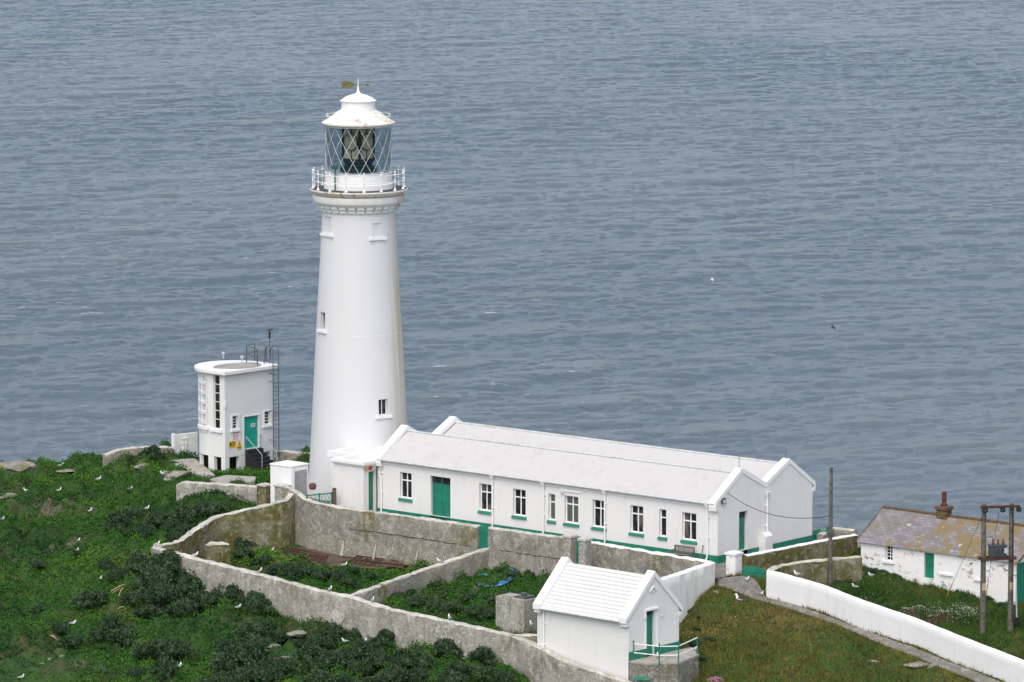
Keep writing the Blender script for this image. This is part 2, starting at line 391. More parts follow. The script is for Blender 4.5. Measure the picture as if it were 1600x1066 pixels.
hp = [HF.pt(HLn*.6, HD*.6, 0), HF.pt(.5, .5, 0)]
GARDEN += [(p.x, p.y) for p in hp] + [(p.x+gsh.x, p.y+gsh.y) for p in OW[7:0:-1]]
PIER = U(1147, 902, -.15)
W1 = [U(1163, 867, 1.25), U(1290, 842, 1.1), U(1336, 834, 1.0)]
W2 = [U(1206, 884.5, 1.25), U(1260, 876, 1.1), U(1344, 868, 1.0)]
WLb = [U(1196, 934, -.6), U(1215, 938, -.72), U(1240, 945, -.9), U(1280, 956, -1.25), U(1345, 981, -1.9), U(1426, 1009, -2.7), U(1491, 1036, -3.3), U(1572, 1068, -4.0), U(1660, 1103, -4.8)]
TERR = [(p.x, p.y) for p in [p+gsh*1.2 for p in BW]+[PIER, W1[0], W1[2]]] + [(26, 330), (21, 333), (-1, 351), (-9, 353), (-14, 353), (-17, 349)]
PATHL = [U(1121, 905, -.12), U(1122, 915, -.25), U(1170, 934, -.62), U(1246, 956, -1.15), U(1305, 974, -1.65), U(1425, 1020, -2.85), U(1500, 1050, -3.5), U(1600, 1094, -4.5)]
PATHR = [U(1160, 905, -.15), U(1178, 912, -.3), WLb[0], WLb[2], U(1300, 965, -1.45), U(1426, 1012, -2.75), U(1520, 1050, -3.6), U(1660, 1106, -4.8)]
PATH = [(p.x, p.y) for p in PATHL] + [(p.x, p.y) for p in PATHR[::-1]]
ISLAND = [(-62, 362), (-46, 366.5), (-34, 366), (-27, 367), (-22, 365.5), (-12, 361), (-3, 354), (8, 344), (19, 332.5), (24, 329), (30, 326.5), (42, 317), (60, 308), (75, 280), (72, 250), (-72, 250), (-76, 320)]
ctrl = [(0, 736, -1.1), (60, 727, -.9), (100, 724, -.8), (160, 730, -.6), (270, 742, -.3), (330, 748, -.25), (410, 762, -.1), (60, 800, -1.7), (150, 800, -1.5), (270, 800, -1.0), (340, 805, -.7), (410, 790, -.5), (0, 850, -2.5), (120, 860, -2.2), (215, 870, -1.6), (245, 885, -1.5), (0, 950, -3.4), (150, 950, -3.2), (300, 910, -2.3), (440, 950, -3.2), (350, 990, -3.7), (200, 1030, -4.2), (590, 1002, -3.9), (740, 1038, -4.3), (0, 1066, -4.5), (400, 1066, -4.6), (600, 1066, -4.8), (820, 1068, -4.75), (980, 1090, -5.2), (1060, 1066, -4.2), (1090, 1030, -3.2), (1075, 985, -2.5), (1085, 950, -1.7), (1060, 925, -.6), (1094, 918, -.3), (1110, 925, -.5), (1250, 1010, -2.5), (1300, 1066, -4.2), (1160, 1000, -2.4), (1180, 955, -1.2), (1345, 892, -.5), (1440, 907, -.9), (1590, 946, -1.5), (1297, 912, -.5), (1450, 955, -1.6), (1558, 990, -2.2), (1640, 1040, -3.2), (1640, 960, -1.8)]
cp = [U(*c) for c in ctrl] + [Vector((p.x, p.y, z)) for p, z in zip(PATHL, (-.12, -.25, -.62, -1.15, -1.75, -3.0, -3.7, -4.6))] + [w for w in WLb] + [Vector((-45, 300, -5)), Vector((-45, 350, -2.2)), Vector((-30, 280, -6)), Vector((0, 280, -6.4)), Vector((30, 280, -6.2)), Vector((50, 300, -4.5)), Vector((0, 335, 0)), Vector((10, 328, 0)), Vector((-8, 345, 0)), Vector((0, 250, -9)), Vector((-60, 260, -9)), Vector((60, 260, -8))]
P_ = np.array([(c.x, c.y) for c in cp]); Z_ = np.array([c.z for c in cp])
def tps_k(d2): return np.where(d2 > 1e-9, .5*d2*np.log(d2+1e-12), 0)
n_ = len(P_); K_ = tps_k(((P_[:, None]-P_[None])**2).sum(-1)) + np.eye(n_)*6.0
Q_ = np.c_[np.ones(n_), P_]; M_ = np.block([[K_, Q_], [Q_.T, np.zeros((3, 3))]])
W_ = np.linalg.solve(M_, np.r_[Z_, 0, 0, 0])
PAVED = [TERR, PATH, [(p.x, p.y) for p in (HGF.pt(-.1, -1.4, 0), HGF.pt(HD+.8, -1.4, 0), HGF.pt(HD+.8, .4, 0), HGF.pt(-.1, .4, 0))]]
YARD2 = [(p.x, p.y) for p in (U(296, 733, -.3), U(312, 752, -.3), U(345, 760, -.3), U(408, 760, -.3), U(452, 752, -.3), U(452, 712, -.3), U(400, 690, -.3), U(330, 690, -.3))]
def foot(x, y):                            # where nothing grows: paved ground and under walls of the buildings
    m = np.zeros(np.shape(x), bool)
    for q in PAVED: m |= pip(q, x, y)
    for fr, l, d in ((HF, HLn, HD), (KF, KL, 5.5)):
        q = [fr.pt(0, 0, 0), fr.pt(l, 0, 0), fr.pt(l, d, 0), fr.pt(0, d, 0)]; m |= pip([(p.x, p.y) for p in q], x, y)
    m |= np.hypot(x-(FC.x-.4), y-(FC.y+3.6)) < 3.2
    return m
def smooth(e0, e1, x): t = np.clip((x-e0)/(e1-e0), 0, 1); return t*t*(3-2*t)
DIRT = [(p.x, p.y) for p in (U(418, 862, -2.2), U(470, 850, -2.2), U(668, 880, -2.2), U(640, 893, -2.2), U(560, 900, -2.3), U(470, 880, -2.2))]
def hgt(x, y, lumps=True):
    x = np.asarray(x, float); y = np.asarray(y, float); shp = x.shape; x = x.ravel(); y = y.ravel()
    z = np.empty_like(x)
    for i in range(0, len(x), 40000):
        a, b = x[i:i+40000], y[i:i+40000]
        d2 = (a[:, None]-P_[None, :, 0])**2+(b[:, None]-P_[None, :, 1])**2
        z[i:i+40000] = tps_k(d2)@W_[:n_] + W_[n_]+W_[n_+1]*a+W_[n_+2]*b
    g = pip(GARDEN, x, y)
    # garden floor: falls gently from the yard wall to the lower wall
    dd = ((x-B_.x)*(-MV.x)+(y-B_.y)*(-MV.y)); xa, xb = XW[0], XW[-1]; sd_ = (x-xa.x)*(xb.y-xa.y)-(y-xa.y)*(xb.x-xa.x)
    z = np.where(g, np.where(sd_ > 0, -1.95-.045*(dd-4), -1.45-.095*(dd-4)), z)
    k2 = smooth(1.5, 0, np.where(pip(YARD2, x, y), 0, pdist(YARD2, x, y))); z = z*(1-k2)+k2*(-.32)
    for poly in (TERR,): z = np.where(pip(poly, x, y), -.06, z)
    if lumps:
        k = np.ones_like(x)
        for q in PAVED: k *= smooth(0, .8, np.where(pip(q, x, y), 0, pdist(q, x, y)))
        k = np.where(pip(DIRT, x, y), .1, k); k = k*(1-.85*k2)
        wild = smooth(14, 4, x)*(1-g*.35)
        n = vnoise(x*.32, y*.25, 5, 4); n2 = vnoise(x*1.1, y*.9, 9, 3)
        z = z + k*((n-.5)*(1.2*wild+.3) + (n2-.5)*(.7*wild+.3) + (np.abs(2*vnoise(x*.7, y*.55, 13, 2)-1)-.2)*(.75*wild+.5))
    d = np.where(pip(ISLAND, x, y), 0, pdist(ISLAND, x, y))
    cl = smooth(0, 9, d); z = z*(1-cl) + cl*(-37) + (vnoise(x*.3, y*.3, 21, 4)-.5)*smooth(0, 3, d)*5*(d < 9)
    return z.reshape(shp)
def T(px, py, lumps=True):                 # the ground point seen at that place
    zs = np.linspace(3, -12, 500); d = ray(px, py); k = (zs-HC)/d.z
    x, y = d.x*k, d.y*k; below = hgt(x, y, lumps) >= zs; i = int(np.argmax(below))
    return Vector((x[i], y[i], float(zs[i])))
def gz(x, y, lumps=True): return float(hgt(np.array([x]), np.array([y]), lumps)[0])
# ------------------------------------------------------------------ ground and sea
def grid_mesh(name, xs, ys, zf, mats, kind='structure', smoothed=True, extra=None):
    X, Y = np.meshgrid(xs, ys); Z = zf(X, Y); ny, nx = X.shape
    co = np.stack([X, Y, Z], -1).reshape(-1, 3)
    if extra is not None: co = extra(co, X, Y)
    i = np.arange(nx*ny).reshape(ny, nx); q = np.stack([i[:-1, :-1], i[:-1, 1:], i[1:, 1:], i[1:, :-1]], -1).reshape(-1, 4)
    me = bpy.data.meshes.new(name); me.vertices.add(len(co)); me.vertices.foreach_set('co', co.astype(np.float32).ravel())
    me.loops.add(q.size); me.loops.foreach_set('vertex_index', q.ravel().astype(np.int32)); me.polygons.add(len(q))
    me.polygons.foreach_set('loop_start', np.arange(0, q.size, 4, dtype=np.int32)); me.polygons.foreach_set('loop_total', np.full(len(q), 4, np.int32))
    me.polygons.foreach_set('use_smooth', np.full(len(q), smoothed)); me.update(); me.validate()
    for m in mats: me.materials.append(MAT[m])
    o = bpy.data.objects.new(name, me); COL.objects.link(o); o['kind'] = kind; ORG[o] = Vector((0, 0, 0)); return o
gx = np.concatenate([np.arange(-90, -42, 1.2), np.arange(-42, 42, .3), np.arange(42, 90, 1.2)]); gy = np.concatenate([np.arange(236, 288, 1.2), np.arange(288, 382, .3)])
leafmat('terrain_ground', ((.02, .05, .01), (.032, .075, .014), (.06, .06, .025), (.12, .1, .075)), .2, rand=False, rough=.95)
nt = MAT['terrain_ground'].node_tree; b = nt.nodes['Principled BSDF']; v = coords(nt)
geo = nd(nt, 'ShaderNodeNewGeometry'); sp_ = nd(nt, 'ShaderNodeSeparateXYZ'); nt.links.new(geo.outputs['Normal'], sp_.inputs[0])
steep = ramp(nt, sp_.outputs['Z'], .4, .22); old = b.inputs['Base Color'].links[0].from_socket
rk = mix(nt, ramp(nt, noise(nt, v, .8, 6, .7), .4, .62), (.3, .27, .22), (.12, .1, .08))
nt.links.new(mix(nt, steep, old, rk), b.inputs['Base Color'])
ground = grid_mesh('ground', gx, gy, lambda X, Y: hgt(X, Y), ['terrain_ground'])
# bare soil of the garden, a thin sheet
def strip(name, left, right, mat_, lift=.035, nu=24, nv=5, kind='structure'):
    def at(pl, t):
        k = t*(len(pl)-1); i = min(int(k), len(pl)-2); return pl[i].lerp(pl[i+1], k-i)
    mb = MB().use(mat_); g = []
    pts = [[at(left, i/nu).lerp(at(right, i/nu), j/nv) for j in range(nv+1)] for i in range(nu+1)]
    hz = hgt(np.array([[p.x for p in r] for r in pts]), np.array([[p.y for p in r] for r in pts]))
    vs = [Vector((p.x, p.y, hz[i][j]+lift)) for i, r in enumerate(pts) for j, p in enumerate(r)]
    mb.add(vs, [(i*(nv+1)+j, i*(nv+1)+j+1, (i+1)*(nv+1)+j+1, (i+1)*(nv+1)+j) for i in range(nu) for j in range(nv)])
    o = mb.build(name, smooth=True); o['kind'] = kind; return o
strip('path', PATHL, PATHR, 'paving', .05, 60, 6)
mb = MB().use('paving'); mb.face([(p[0], p[1], .012) for p in TERR]); o = mb.build('yard_pavement'); o['kind'] = 'structure'
dl = [U(424, 868, -2.2), U(440, 878, -2.2), U(500, 889, -2.3), U(560, 897, -2.35), U(625, 897, -2.35)]; dr = [U(440, 862, -2.1), U(480, 860, -2.1), U(530, 861, -2.1), U(600, 871, -2.1), U(672, 879, -2.1)]
plain('bare_soil', (.095, .07, .042), .95, var=.4, scale=1.2, bs=.5); strip('bare_soil', dl, dr, 'bare_soil', .09, 30, 6)

# the sea: a wind sea from a random spectrum, real relief
SEA = -33.0
def ocean_tile(N, L, wind, wdir, seed, amp, cut=.35):
    r = np.random.default_rng(seed); k1 = 2*np.pi*np.fft.fftfreq(N, L/N); KX, KY = np.meshgrid(k1, k1); K = np.hypot(KX, KY); K[0, 0] = 1e-6
    Lw = wind**2/9.81; cosf = (KX*math.cos(wdir)+KY*math.sin(wdir))/K
    P = np.exp(-1/(K*Lw)**2)/K**4*(np.abs(cosf)**4.5*.93+.07)*np.exp(-(K*cut)**2); P[0, 0] = 0
    h = np.fft.ifft2((r.normal(size=(N, N))+1j*r.normal(size=(N, N)))*np.sqrt(P)*N*N); 
    H = np.fft.fft2(h.real); hr = h.real; s = amp/hr.std()
    dx = np.fft.ifft2(-1j*KX/K*H).real*s; dy = np.fft.ifft2(-1j*KY/K*H).real*s
    fxx = np.fft.ifft2(KX*KX/K*H).real*s; fyy = np.fft.ifft2(KY*KY/K*H).real*s
    return hr*s, dx, dy, fxx+fyy
def tile_at(t, L, x, y):
    N = t.shape[0]; u = (x/L*N) % N; w = (y/L*N) % N; i = np.floor(u).astype(int) % N; j = np.floor(w).astype(int) % N; fu = u-np.floor(u); fw = w-np.floor(w); i2 = (i+1) % N; j2 = (j+1) % N
    return (t[j, i]*(1-fu)+t[j, i2]*fu)*(1-fw)+(t[j2, i]*(1-fu)+t[j2, i2]*fu)*fw
WAVES = [(ocean_tile(1024, 311.0, 5.4, R(-72), 3, .2, .3), 311.0, R(8)), (ocean_tile(1024, 173.0, 2.7, R(-60), 8, .112, .15), 173.0, R(-17))]
def sea_fields(X, Y):
    h = np.zeros_like(X); dx = np.zeros_like(X); dy = np.zeros_like(X); fold = np.zeros_like(X)
    group = .5+1.0*vnoise(X*.016, Y*.009, 77, 3)
    for (t, L, a) in WAVES:
        c, s = math.cos(a), math.sin(a); x, y = X*c+Y*s, -X*s+Y*c
        h += tile_at(t[0], L, x, y)*group; ddx, ddy = tile_at(t[1], L, x, y), tile_at(t[2], L, x, y)
        dx += (ddx*c-ddy*s)*group; dy += (ddx*s+ddy*c)*group; fold += tile_at(t[3], L, x, y)*group
    h = .5*np.tanh(h/.5); lim = 1/np.maximum(1, np.hypot(dx, dy)/.55); return h, dx*lim, dy*lim, fold
ys = [346.0]
while ys[-1] < 1480: ys.append(ys[-1]+.32+.5*(ys[-1]-346)/1100)
xs = np.linspace(-1, 1, 1120); ys = np.array(ys)
def sea_extra(co, X, Y):
    w = 85+.12*Y; Xr = X*w; h, dx, dy, fold = sea_fields(Xr, Y)
    edge = smooth(1.0, .93, np.abs(X))*smooth(346, 360, Y)*smooth(1480, 1440, Y)
    sea_extra.fold = (fold*edge).ravel()
    hp_ = np.maximum(h, 0); lean = (hp_*.7+hp_**2*.8)*edge; return np.stack([Xr+dx*1.1*edge, Y+dy*1.1*edge-lean, SEA+h*edge], -1).reshape(-1, 3)
m, nt, b = nm('sea_water')
tc = nd(nt, 'ShaderNodeTexCoord'); mp = nd(nt, 'ShaderNodeMapping'); mp.inputs['Scale'].default_value = (.38, 1.0, 1); nt.links.new(tc.outputs['Object'], mp.inputs['Vector']); v = mp.outputs['Vector']
big = noise(nt, coords(nt, (.012, .005, 1)), 1.0, 4, .6)
body = mix(nt, ramp(nt, big, .4, .62), (.088, .122, .146), (.112, .146, .166))
at = nd(nt, 'ShaderNodeAttribute', attribute_name='fold'); br_ = noise(nt, v, 1.6, 6, .7)
add = nd(nt, 'ShaderNodeMath', operation='MULTIPLY_ADD'); add.inputs[1].default_value = .5; nt.links.new(br_, add.inputs[0]); nt.links.new(at.outputs['Fac'], add.inputs[2])
foam_n = nd(nt, 'ShaderNodeMapRange'); foam_n.interpolation_type = 'SMOOTHSTEP'; nt.links.new(add.outputs[0], foam_n.inputs['Value']); foam = foam_n.outputs['Result']
foam = mul(nt, foam, ramp(nt, noise(nt, v, 4.5, 4, .7), .42, .6))
nt.links.new(mix(nt, mul(nt, foam, .85), body, (.62, .66, .68)), b.inputs['Base Color'])
nt.links.new(ramp(nt, foam, 0, 1, .14, .7), b.inputs['Roughness']); b.inputs['IOR'].default_value = 1.33
n1 = noise(nt, v, .75, 8, .74); n2 = noise(nt, v, 2.6, 6, .72)
b1 = nd(nt, 'ShaderNodeBump', Strength=1.0, Distance=.26); nt.links.new(n1, b1.inputs['Height'])
b2 = nd(nt, 'ShaderNodeBump', Strength=1.0, Distance=.1); nt.links.new(n2, b2.inputs['Height']); nt.links.new(b1.outputs['Normal'], b2.inputs['Normal'])
nt.links.new(b2.outputs['Normal'], b.inputs['Normal'])
sea = grid_mesh('sea', xs, ys, lambda X, Y: X*0, ['sea_water'], extra=sea_extra)
q_ = float(np.quantile(sea_extra.fold[np.abs(sea_extra.fold) > 0], .9992)); foam_n.inputs['From Min'].default_value = q_+.12; foam_n.inputs['From Max'].default_value = q_+.4
at_ = sea.data.attributes.new('fold', 'FLOAT', 'POINT'); at_.data.foreach_set('value', sea_extra.fold.astype(np.float32))
mb = MB().use('sea_water'); mb.face([(-30000, -4000, SEA-.9), (30000, -4000, SEA-.9), (30000, 40000, SEA-.9), (-30000, 40000, SEA-.9)]); o = mb.build('open_sea'); o['kind'] = 'structure'

# ------------------------------------------------------------------ sky, sun
SUN_EL, SUN_AZ = R(56), R(-163)            # azimuth from +Y towards +X: the light comes from the left, a little behind the camera
w = bpy.data.worlds.new('World'); scene.world = w; w.use_nodes = True; nt = w.node_tree
sk = nt.nodes.new('ShaderNodeTexSky'); sk.sky_type = 'NISHITA'; sk.sun_disc = False; sk.sun_elevation = SUN_EL; sk.sun_rotation = SUN_AZ
sk.air_density = 1.0; sk.dust_density = 3.5; sk.ozone_density = 1.0
hs = nt.nodes.new('ShaderNodeHueSaturation'); hs.inputs['Saturation'].default_value = SKY_SAT
nt.links.new(sk.outputs[0], hs.inputs['Color']); nt.links.new(hs.outputs[0], nt.nodes['Background'].inputs['Color']); nt.nodes['Background'].inputs['Strength'].default_value = SKY_STR
sl = bpy.data.lights.new('sun', 'SUN'); sl.energy = SUN_STR; sl.angle = R(60); sl.color = (1, .96, .9)
so = bpy.data.objects.new('sun', sl); COL.objects.link(so)
sd = Vector((math.sin(SUN_AZ)*math.cos(SUN_EL), math.cos(SUN_AZ)*math.cos(SUN_EL), math.sin(SUN_EL)))
so.rotation_euler = sd.to_track_quat('Z', 'Y').to_euler(); so.location = sd*200
scene.view_settings.view_transform = 'Standard'; scene.view_settings.look = 'None'; scene.view_settings.gamma = 1; scene.view_settings.exposure = EXPO
# ------------------------------------------------------------------ the long white house with twin roofs
def quoins(mb, f1, a1, f2, a2, z0, z1, s1, s2, n):
    """blocks 2 cm proud at a corner, alternately long on either face (a1/a2: corner abscissa, s1/s2: direction along each face)"""
    h = (z1-z0)/n
    for i in range(n):
        l1, l2 = (.42, .26) if i % 2 else (.26, .42)
        za, zb = z0+i*h+.015, z0+(i+1)*h-.015
        mb.box(f1, min(a1, a1+s1*l1), max(a1, a1+s1*l1), -.018, .01, za, zb)
        mb.box(f2, min(a2, a2+s2*l2), max(a2, a2+s2*l2), -.018, .01, za, zb)
house = thing('keepers_house', 'long white keepers house with twin gabled roofs, green plinth and many small windows', 'house', (B_.x+MU.x*ML/2, B_.y+MU.y*ML/2, 0))
ze = MF.hit(771, 738.6)[1]-.04
zap, zva = 5.55, 4.3
V4 = MVd/4
def hole(fr, x0, y0, x1, y1):
    a0, zt = fr.hit(x0, y0); a1, zb = fr.hit(x1, y1); return (a0, a1, zb, zt)
def mkhole(fr, xc0, xc1, ytl, ybl):        # opening from left edge x, right edge x, top y and bottom y at the left edge
    a0, zt = fr.hit(xc0, ytl); _, zb = fr.hit(xc0, ybl); a1, _ = fr.hit(xc1, ytl); return (a0, a1, zb, zt)
wins = [(624.8, 643, 737.3, 777.5, 'cross'), (748.8, 767.8, 755, 797, 'cross'), (801.6, 821.3, 763.3, 804.8, 'cross'), (856.8, 867.3, 771.2, 812.3, 'narrow'), (882.2, 903.6, 773.9, 816.3, 'cross'),
        (926, 946.6, 780.2, 822.6, 'cross'), (984.6, 1005, 788.9, 831.4, 'cross'), (1030, 1041, 795.2, 838, 'narrow'), (1065.8, 1088, 799.9, 842.8, 'cross')]
wh = [mkhole(MF, *w_[:4]) for w_ in wins]
da0, dzt = MF.hit(672.8, 743.3); da1, _ = MF.hit(703.7, 747); dh = (da0, da1, .22, dzt)
ga0 = GF.hit(1154.8, 820)[0]; ga1 = GF.hit(1168.2, 820)[0]; gzt = GF.hit(1154.8, 800.5)[1]; gh = (ga0, ga1, .1, gzt)
mb = MB().use('white_paint')
facade(mb, MF, 0, ML, .5, ze, wh+[(dh[0], dh[1], .5, dh[3])], .24)
gp = [(0, ze), (V4, zap), (2*V4, zva), (3*V4, zap), (MVd, ze)]
facade(mb, GF, 0, MVd, .5, ze, [(gh[0], gh[1], .5, gh[3])], .3)
mb.face([GF.pt(a, 0, z) for a, z in gp])
LF = Fr(B_, MV, MU)
facade(mb, LF, 0, MVd, 0, ze, [], .2); mb.face([LF.pt(a, 0, z) for a, z in gp])
BF = Fr(B_+MV*MVd, MU, -MV); facade(mb, BF, 0, ML, 0, ze, [], .2)
mb.box(MF, .02, ML-.02, -.05, -.001, ze-.36, ze-.02)                       # frieze under the eaves
quoins(mb, MF, ML, GF, 0, .55, ze-.45, -1, 1, 9); quoins(mb, GF, MVd, BF, ML, .55, ze-.3, -1, -1, 9)
mb.build('wall', house)
mb = MB().use('green_paint')                                               # green plinth
for a, b_ in ((0, dh[0]), (dh[1], ML+.03)): mb.box(MF, a, b_, -.03, .012, -.4, .5)
for a, b_ in ((.012, gh[0]), (gh[1], MVd)): mb.box(GF, a, b_, -.03, .012, -.4, .497)
mb.build('plinth', house)
mb = MB().use('white_roof'); th = .12                                      # roof slopes between the parapets
for (t0, z0, t1, z1) in ((-.16, ze-.02, V4, zap-.1), (2*V4, zva-.1, V4, zap-.1), (2*V4, zva-.1, 3*V4, zap-.1), (MVd+.16, ze-.02, 3*V4, zap-.1)):
    mb.hexa([MF.pt(.5, t0, z0-th), MF.pt(ML-.5, t0, z0-th), MF.pt(ML-.5, t1, z1-th), MF.pt(.5, t1, z1-th), MF.pt(.5, t0, z0), MF.pt(ML-.5, t0, z0), MF.pt(ML-.5, t1, z1), MF.pt(.5, t1, z1)])
roof = mb.build('roof', house)
mb = MB().use('pale_grey')
for t in (V4, 3*V4): mb.tube([MF.pt(.5, t, zap-.07), MF.pt(ML-.5, t, zap-.07)], .07, 8)
mb.build('ridge_cap', roof)
def coping(name, parent, fr, prof, s0, s1, rise, knee, matn='white_cap'):
    """parapet along a gable: prof = roofline points (t, z); slab of the given rise standing on it, with kneelers at the outer ends"""
    up = []
    n = len(prof)
    for i, (t, z) in enumerate(prof): up.append((t, z+rise))
    poly = [(prof[0][0]-knee, prof[0][1]-.32), (prof[0][0]-knee, prof[0][1]-.32+rise)]+[(up[0][0]-knee+.02, up[0][1]-knee*(up[1][1]-up[0][1])/(up[1][0]-up[0][0]))]+up[1:-1]+[(up[-1][0]+knee-.02, up[-1][1]-knee*(up[-2][1]-up[-1][1])/(up[-1][0]-up[-2][0])), (prof[-1][0]+knee, prof[-1][1]-.32+rise), (prof[-1][0]+knee, prof[-1][1]-.32)]
    low = [(t, z-.02) for t, z in prof[::-1]]
    mb = MB().use(matn); pts = [fr.pt(s0, t, z) for t, z in poly+low]
    # split into convex strips so the faces stay clean
    U_ = poly[2:-2] if False else None
    mb.prism(pts, fr.u*(s1-s0)); return mb.build(name, parent)
coping('coping', house, MF, gp, ML-.52, ML+.05, .3, .28)
coping('coping', house, MF, gp, -.05, .52, .3, .28)
for s0, s1 in ((ML-.55, ML+.07), (-.07, .55)):                             # kneeler stones
    for t0, t1 in ((-.26, 0), (MVd, MVd+.26)): mb = MB().use('white_paint'); mb.box(MF, s0, s1, t0, t1, ze-.5, ze-.25); mb.build('kneeler', house)
for w_, h in zip(wins, wh): window(house, MF, h, .24, w_[4], pane={856.8: 'pane_grey', 882.2: 'pane_grey', 748.8: 'pane_dim', 984.6: 'pane_dim', 1065.8: 'pane_dim'}.get(w_[0], 'pane_dark'))
def door(root, fr, h, depth, matn, leaves=1, transom=0.0, name='door'):
    a, b_, c, d = h; e = .005; mb = MB().use(matn); zt = d-transom
    for k in range(leaves):
        x0, x1 = a+e+(b_-a-2*e)*k/leaves, a+e+(b_-a-2*e)*(k+1)/leaves
        mb.box(fr, x0+.01, x1-.012, depth-.06, depth-.008, c, zt-.06)
        for j in range(1, 4): xx = x0+(x1-x0)*j/4; mb.box(fr, xx-.006, xx+.006, depth-.066, depth-.055, c+.05, zt-.1)
    mb.box(fr, a+e, b_-e, depth-.08, depth-.008, zt-.05, zt)
    if transom:
        mb.box(fr, a+e, a+.05, depth-.08, depth-.008, zt, d-e); mb.box(fr, b_-.05, b_-e, depth-.08, depth-.008, zt, d-e); mb.box(fr, a+.05, b_-.05, depth-.08, depth-.008, d-.05, d-e)
        if leaves > 1: mb.box(fr, (a+b_)/2-.03, (a+b_)/2+.03, depth-.08, depth-.008, zt, d-.05)
    o = mb.build(name, root)
    if transom: m2 = MB().use('pane_dark'); m2.box(fr, a+.05, b_-.05, depth-.05, depth-.03, zt+.002, d-.052); m2.build('transom', o)
    k = MB().use('black'); xh = a+(b_-a)*(.46 if leaves > 1 else .8); k.ball(fr.pt(xh, depth-.09, (c+zt)/2), .035); k.build('handle', o)
    return o
door(house, MF, dh, .24, 'green_paint', 2, .48)
door(house, GF, gh, .3, 'green_paint', 1, .45)
def downpipe(root, fr, a, z1, z0=.1, hopper=True, kink=False, r=.055, matn='white_metal'):
    mb = MB().use(matn)
    pts = [fr.pt(a, -.12, z1)]
    if kink: pts += [fr.pt(a, -.12, z1-.55), fr.pt(a-.16, -.12, z1-.75), fr.pt(a-.16, -.12, z1-1.0), fr.pt(a, -.12, z1-1.2)]
    pts += [fr.pt(a, -.12, z0+.2), fr.pt(a-.02, -.3, z0)]
    mb.tube(pts, r, 8); z = z1-.9
    while z > z0+.4: mb.box(fr, a-.1, a+.1, -.1, 0, z-.03, z+.03); z -= 1.3
    o = mb.build('downpipe', root, smooth=True)
    if hopper:
        h = MB().use(matn); b0 = [fr.pt(a-.08, -.2, z1-.3), fr.pt(a+.08, -.2, z1-.3), fr.pt(a+.08, -.05, z1-.3), fr.pt(a-.08, -.05, z1-.3)]
        h.hexa(b0+[fr.pt(a-.16, -.3, z1), fr.pt(a+.16, -.3, z1), fr.pt(a+.16, -.05, z1), fr.pt(a-.16, -.05, z1)]); h.build('hopper', o)
    return o
for px, py, kk in ((597, 713, True), (771, 738, False), (850.5, 750, False), (946.8, 764, False), (1107, 787, False)):
    downpipe(house, MF, MF.hit(px, py)[0], ze-.08, .12, not kk, kk)
downpipe(house, GF, GF.hit(1196.5, 800)[0], GF.hit(1196.5, 768)[1], .6, True)
mb = MB().use('pale_grey'); mb.tube([MF.pt(.1, -.24, ze-.07), MF.pt(ML-.1, -.24, ze-.07)], .06, 8); mb.build('gutter', house)
def wall_lamp(root, fr, px, py, s=.28, matn='steel_grey'):
    a, z = fr.hit(px, py); mb = MB().use(matn); mb.box(fr, a-s/2, a+s/2, -.16, .01, z-s*.45, z+s*.5); o = mb.build('lamp', root)
    g = MB().use('pale_grey'); g.box(fr, a-s*.36, a+s*.36, -.185, -.155, z-s*.33, z+s*.25); g.build('lamp_glass', o)
wall_lamp(house, GF, 1129, 783, .36)
wall_lamp(house, MF, 880, 768, .24, 'white_old')
for px, py in ((1158.5, 734.5), (1230.8, 723)):                              # little louvred vents under the apexes
    a, z = GF.hit(px, py); mb = MB().use('black')
    for k in range(2): mb.box(GF, a-.11, a+.09, -.015, .01, z-.12+k*.14, z-.05+k*.14)
    mb.build('gable_vent', house)
mb = MB().use('white_wood'); a, z = MF.hit(893, 768); mb.box(MF, a-.9, a+.9, -.07, .01, z-.05, z+.03); mb.build('drip_moulding', house)
mb = MB().use('white_paint'); a0, z0 = GF.hit(1185.5, 842); a1, _ = GF.hit(1196.8, 842)
mb.box(GF, a0, a1, -.55, -.002, 0, z0+.18); mb.prism([GF.pt(a0, -.55, z0+.18), GF.pt(a0, -.002, z0+.18), GF.pt(a0, -.28, z0+.42)], GF.u*(a1-a0)); mb.build('buttress', house)
for px, py in ((1158.7, 712), (1232, 700)):
    a = GF.hit(px, 730)[0]; mb = MB().use('steel_grey'); z1 = GF.hit(px, py)[1]; mb.tube([GF.pt(a, .2, zap+.2), GF.pt(a, .2, z1)], .018, 5); mb.build('aerial', house)
# porch joined to the left end, towards the tower
zp = MF.hit(567, 729, -1.3)[1]; PA, PB, PT0, PT1 = -2.72, -.1, -1.3, .9
mb = MB().use('white_paint'); PSF = Fr(MF.pt(PB, PT0, 0), MV, -MU)
ph = (PSF.hit(576, 760)[0], PSF.hit(585.6, 760)[0], .05, PSF.hit(576, 737.5)[1])
PFF = Fr(MF.pt(PA, PT0, 0), MU, MV); facade(mb, PFF, 0, PB-PA, -.3, zp, [], .1)
facade(mb, PSF, 0, -PT0, -.3, zp, [ph], .22); PLF = Fr(MF.pt(PA, PT0, 0), MV, MU); facade(mb, PLF, 0, PT1-PT0, -.3, zp, [], .1)
mb.box(MF, PA+.05, PB-.05, PT0+.05, PT1, zp-.2, zp+.02)
porch = mb.build('porch', house)
mb = MB().use('white_cap')
for k, (o_, za, zb) in enumerate(((.1, zp-.02, zp+.1), (.2, zp+.1, zp+.3))):
    mb.box(MF, PA-o_, PB+o_, PT0-o_, PT0+.28, za, zb); mb.box(MF, PA-o_, PA+.28, PT0+.28, PT1, za, zb); mb.box(MF, PB-.28, PB+o_-.01, PT0+.28, -.28, za, zb)
mb.build('cornice', porch)
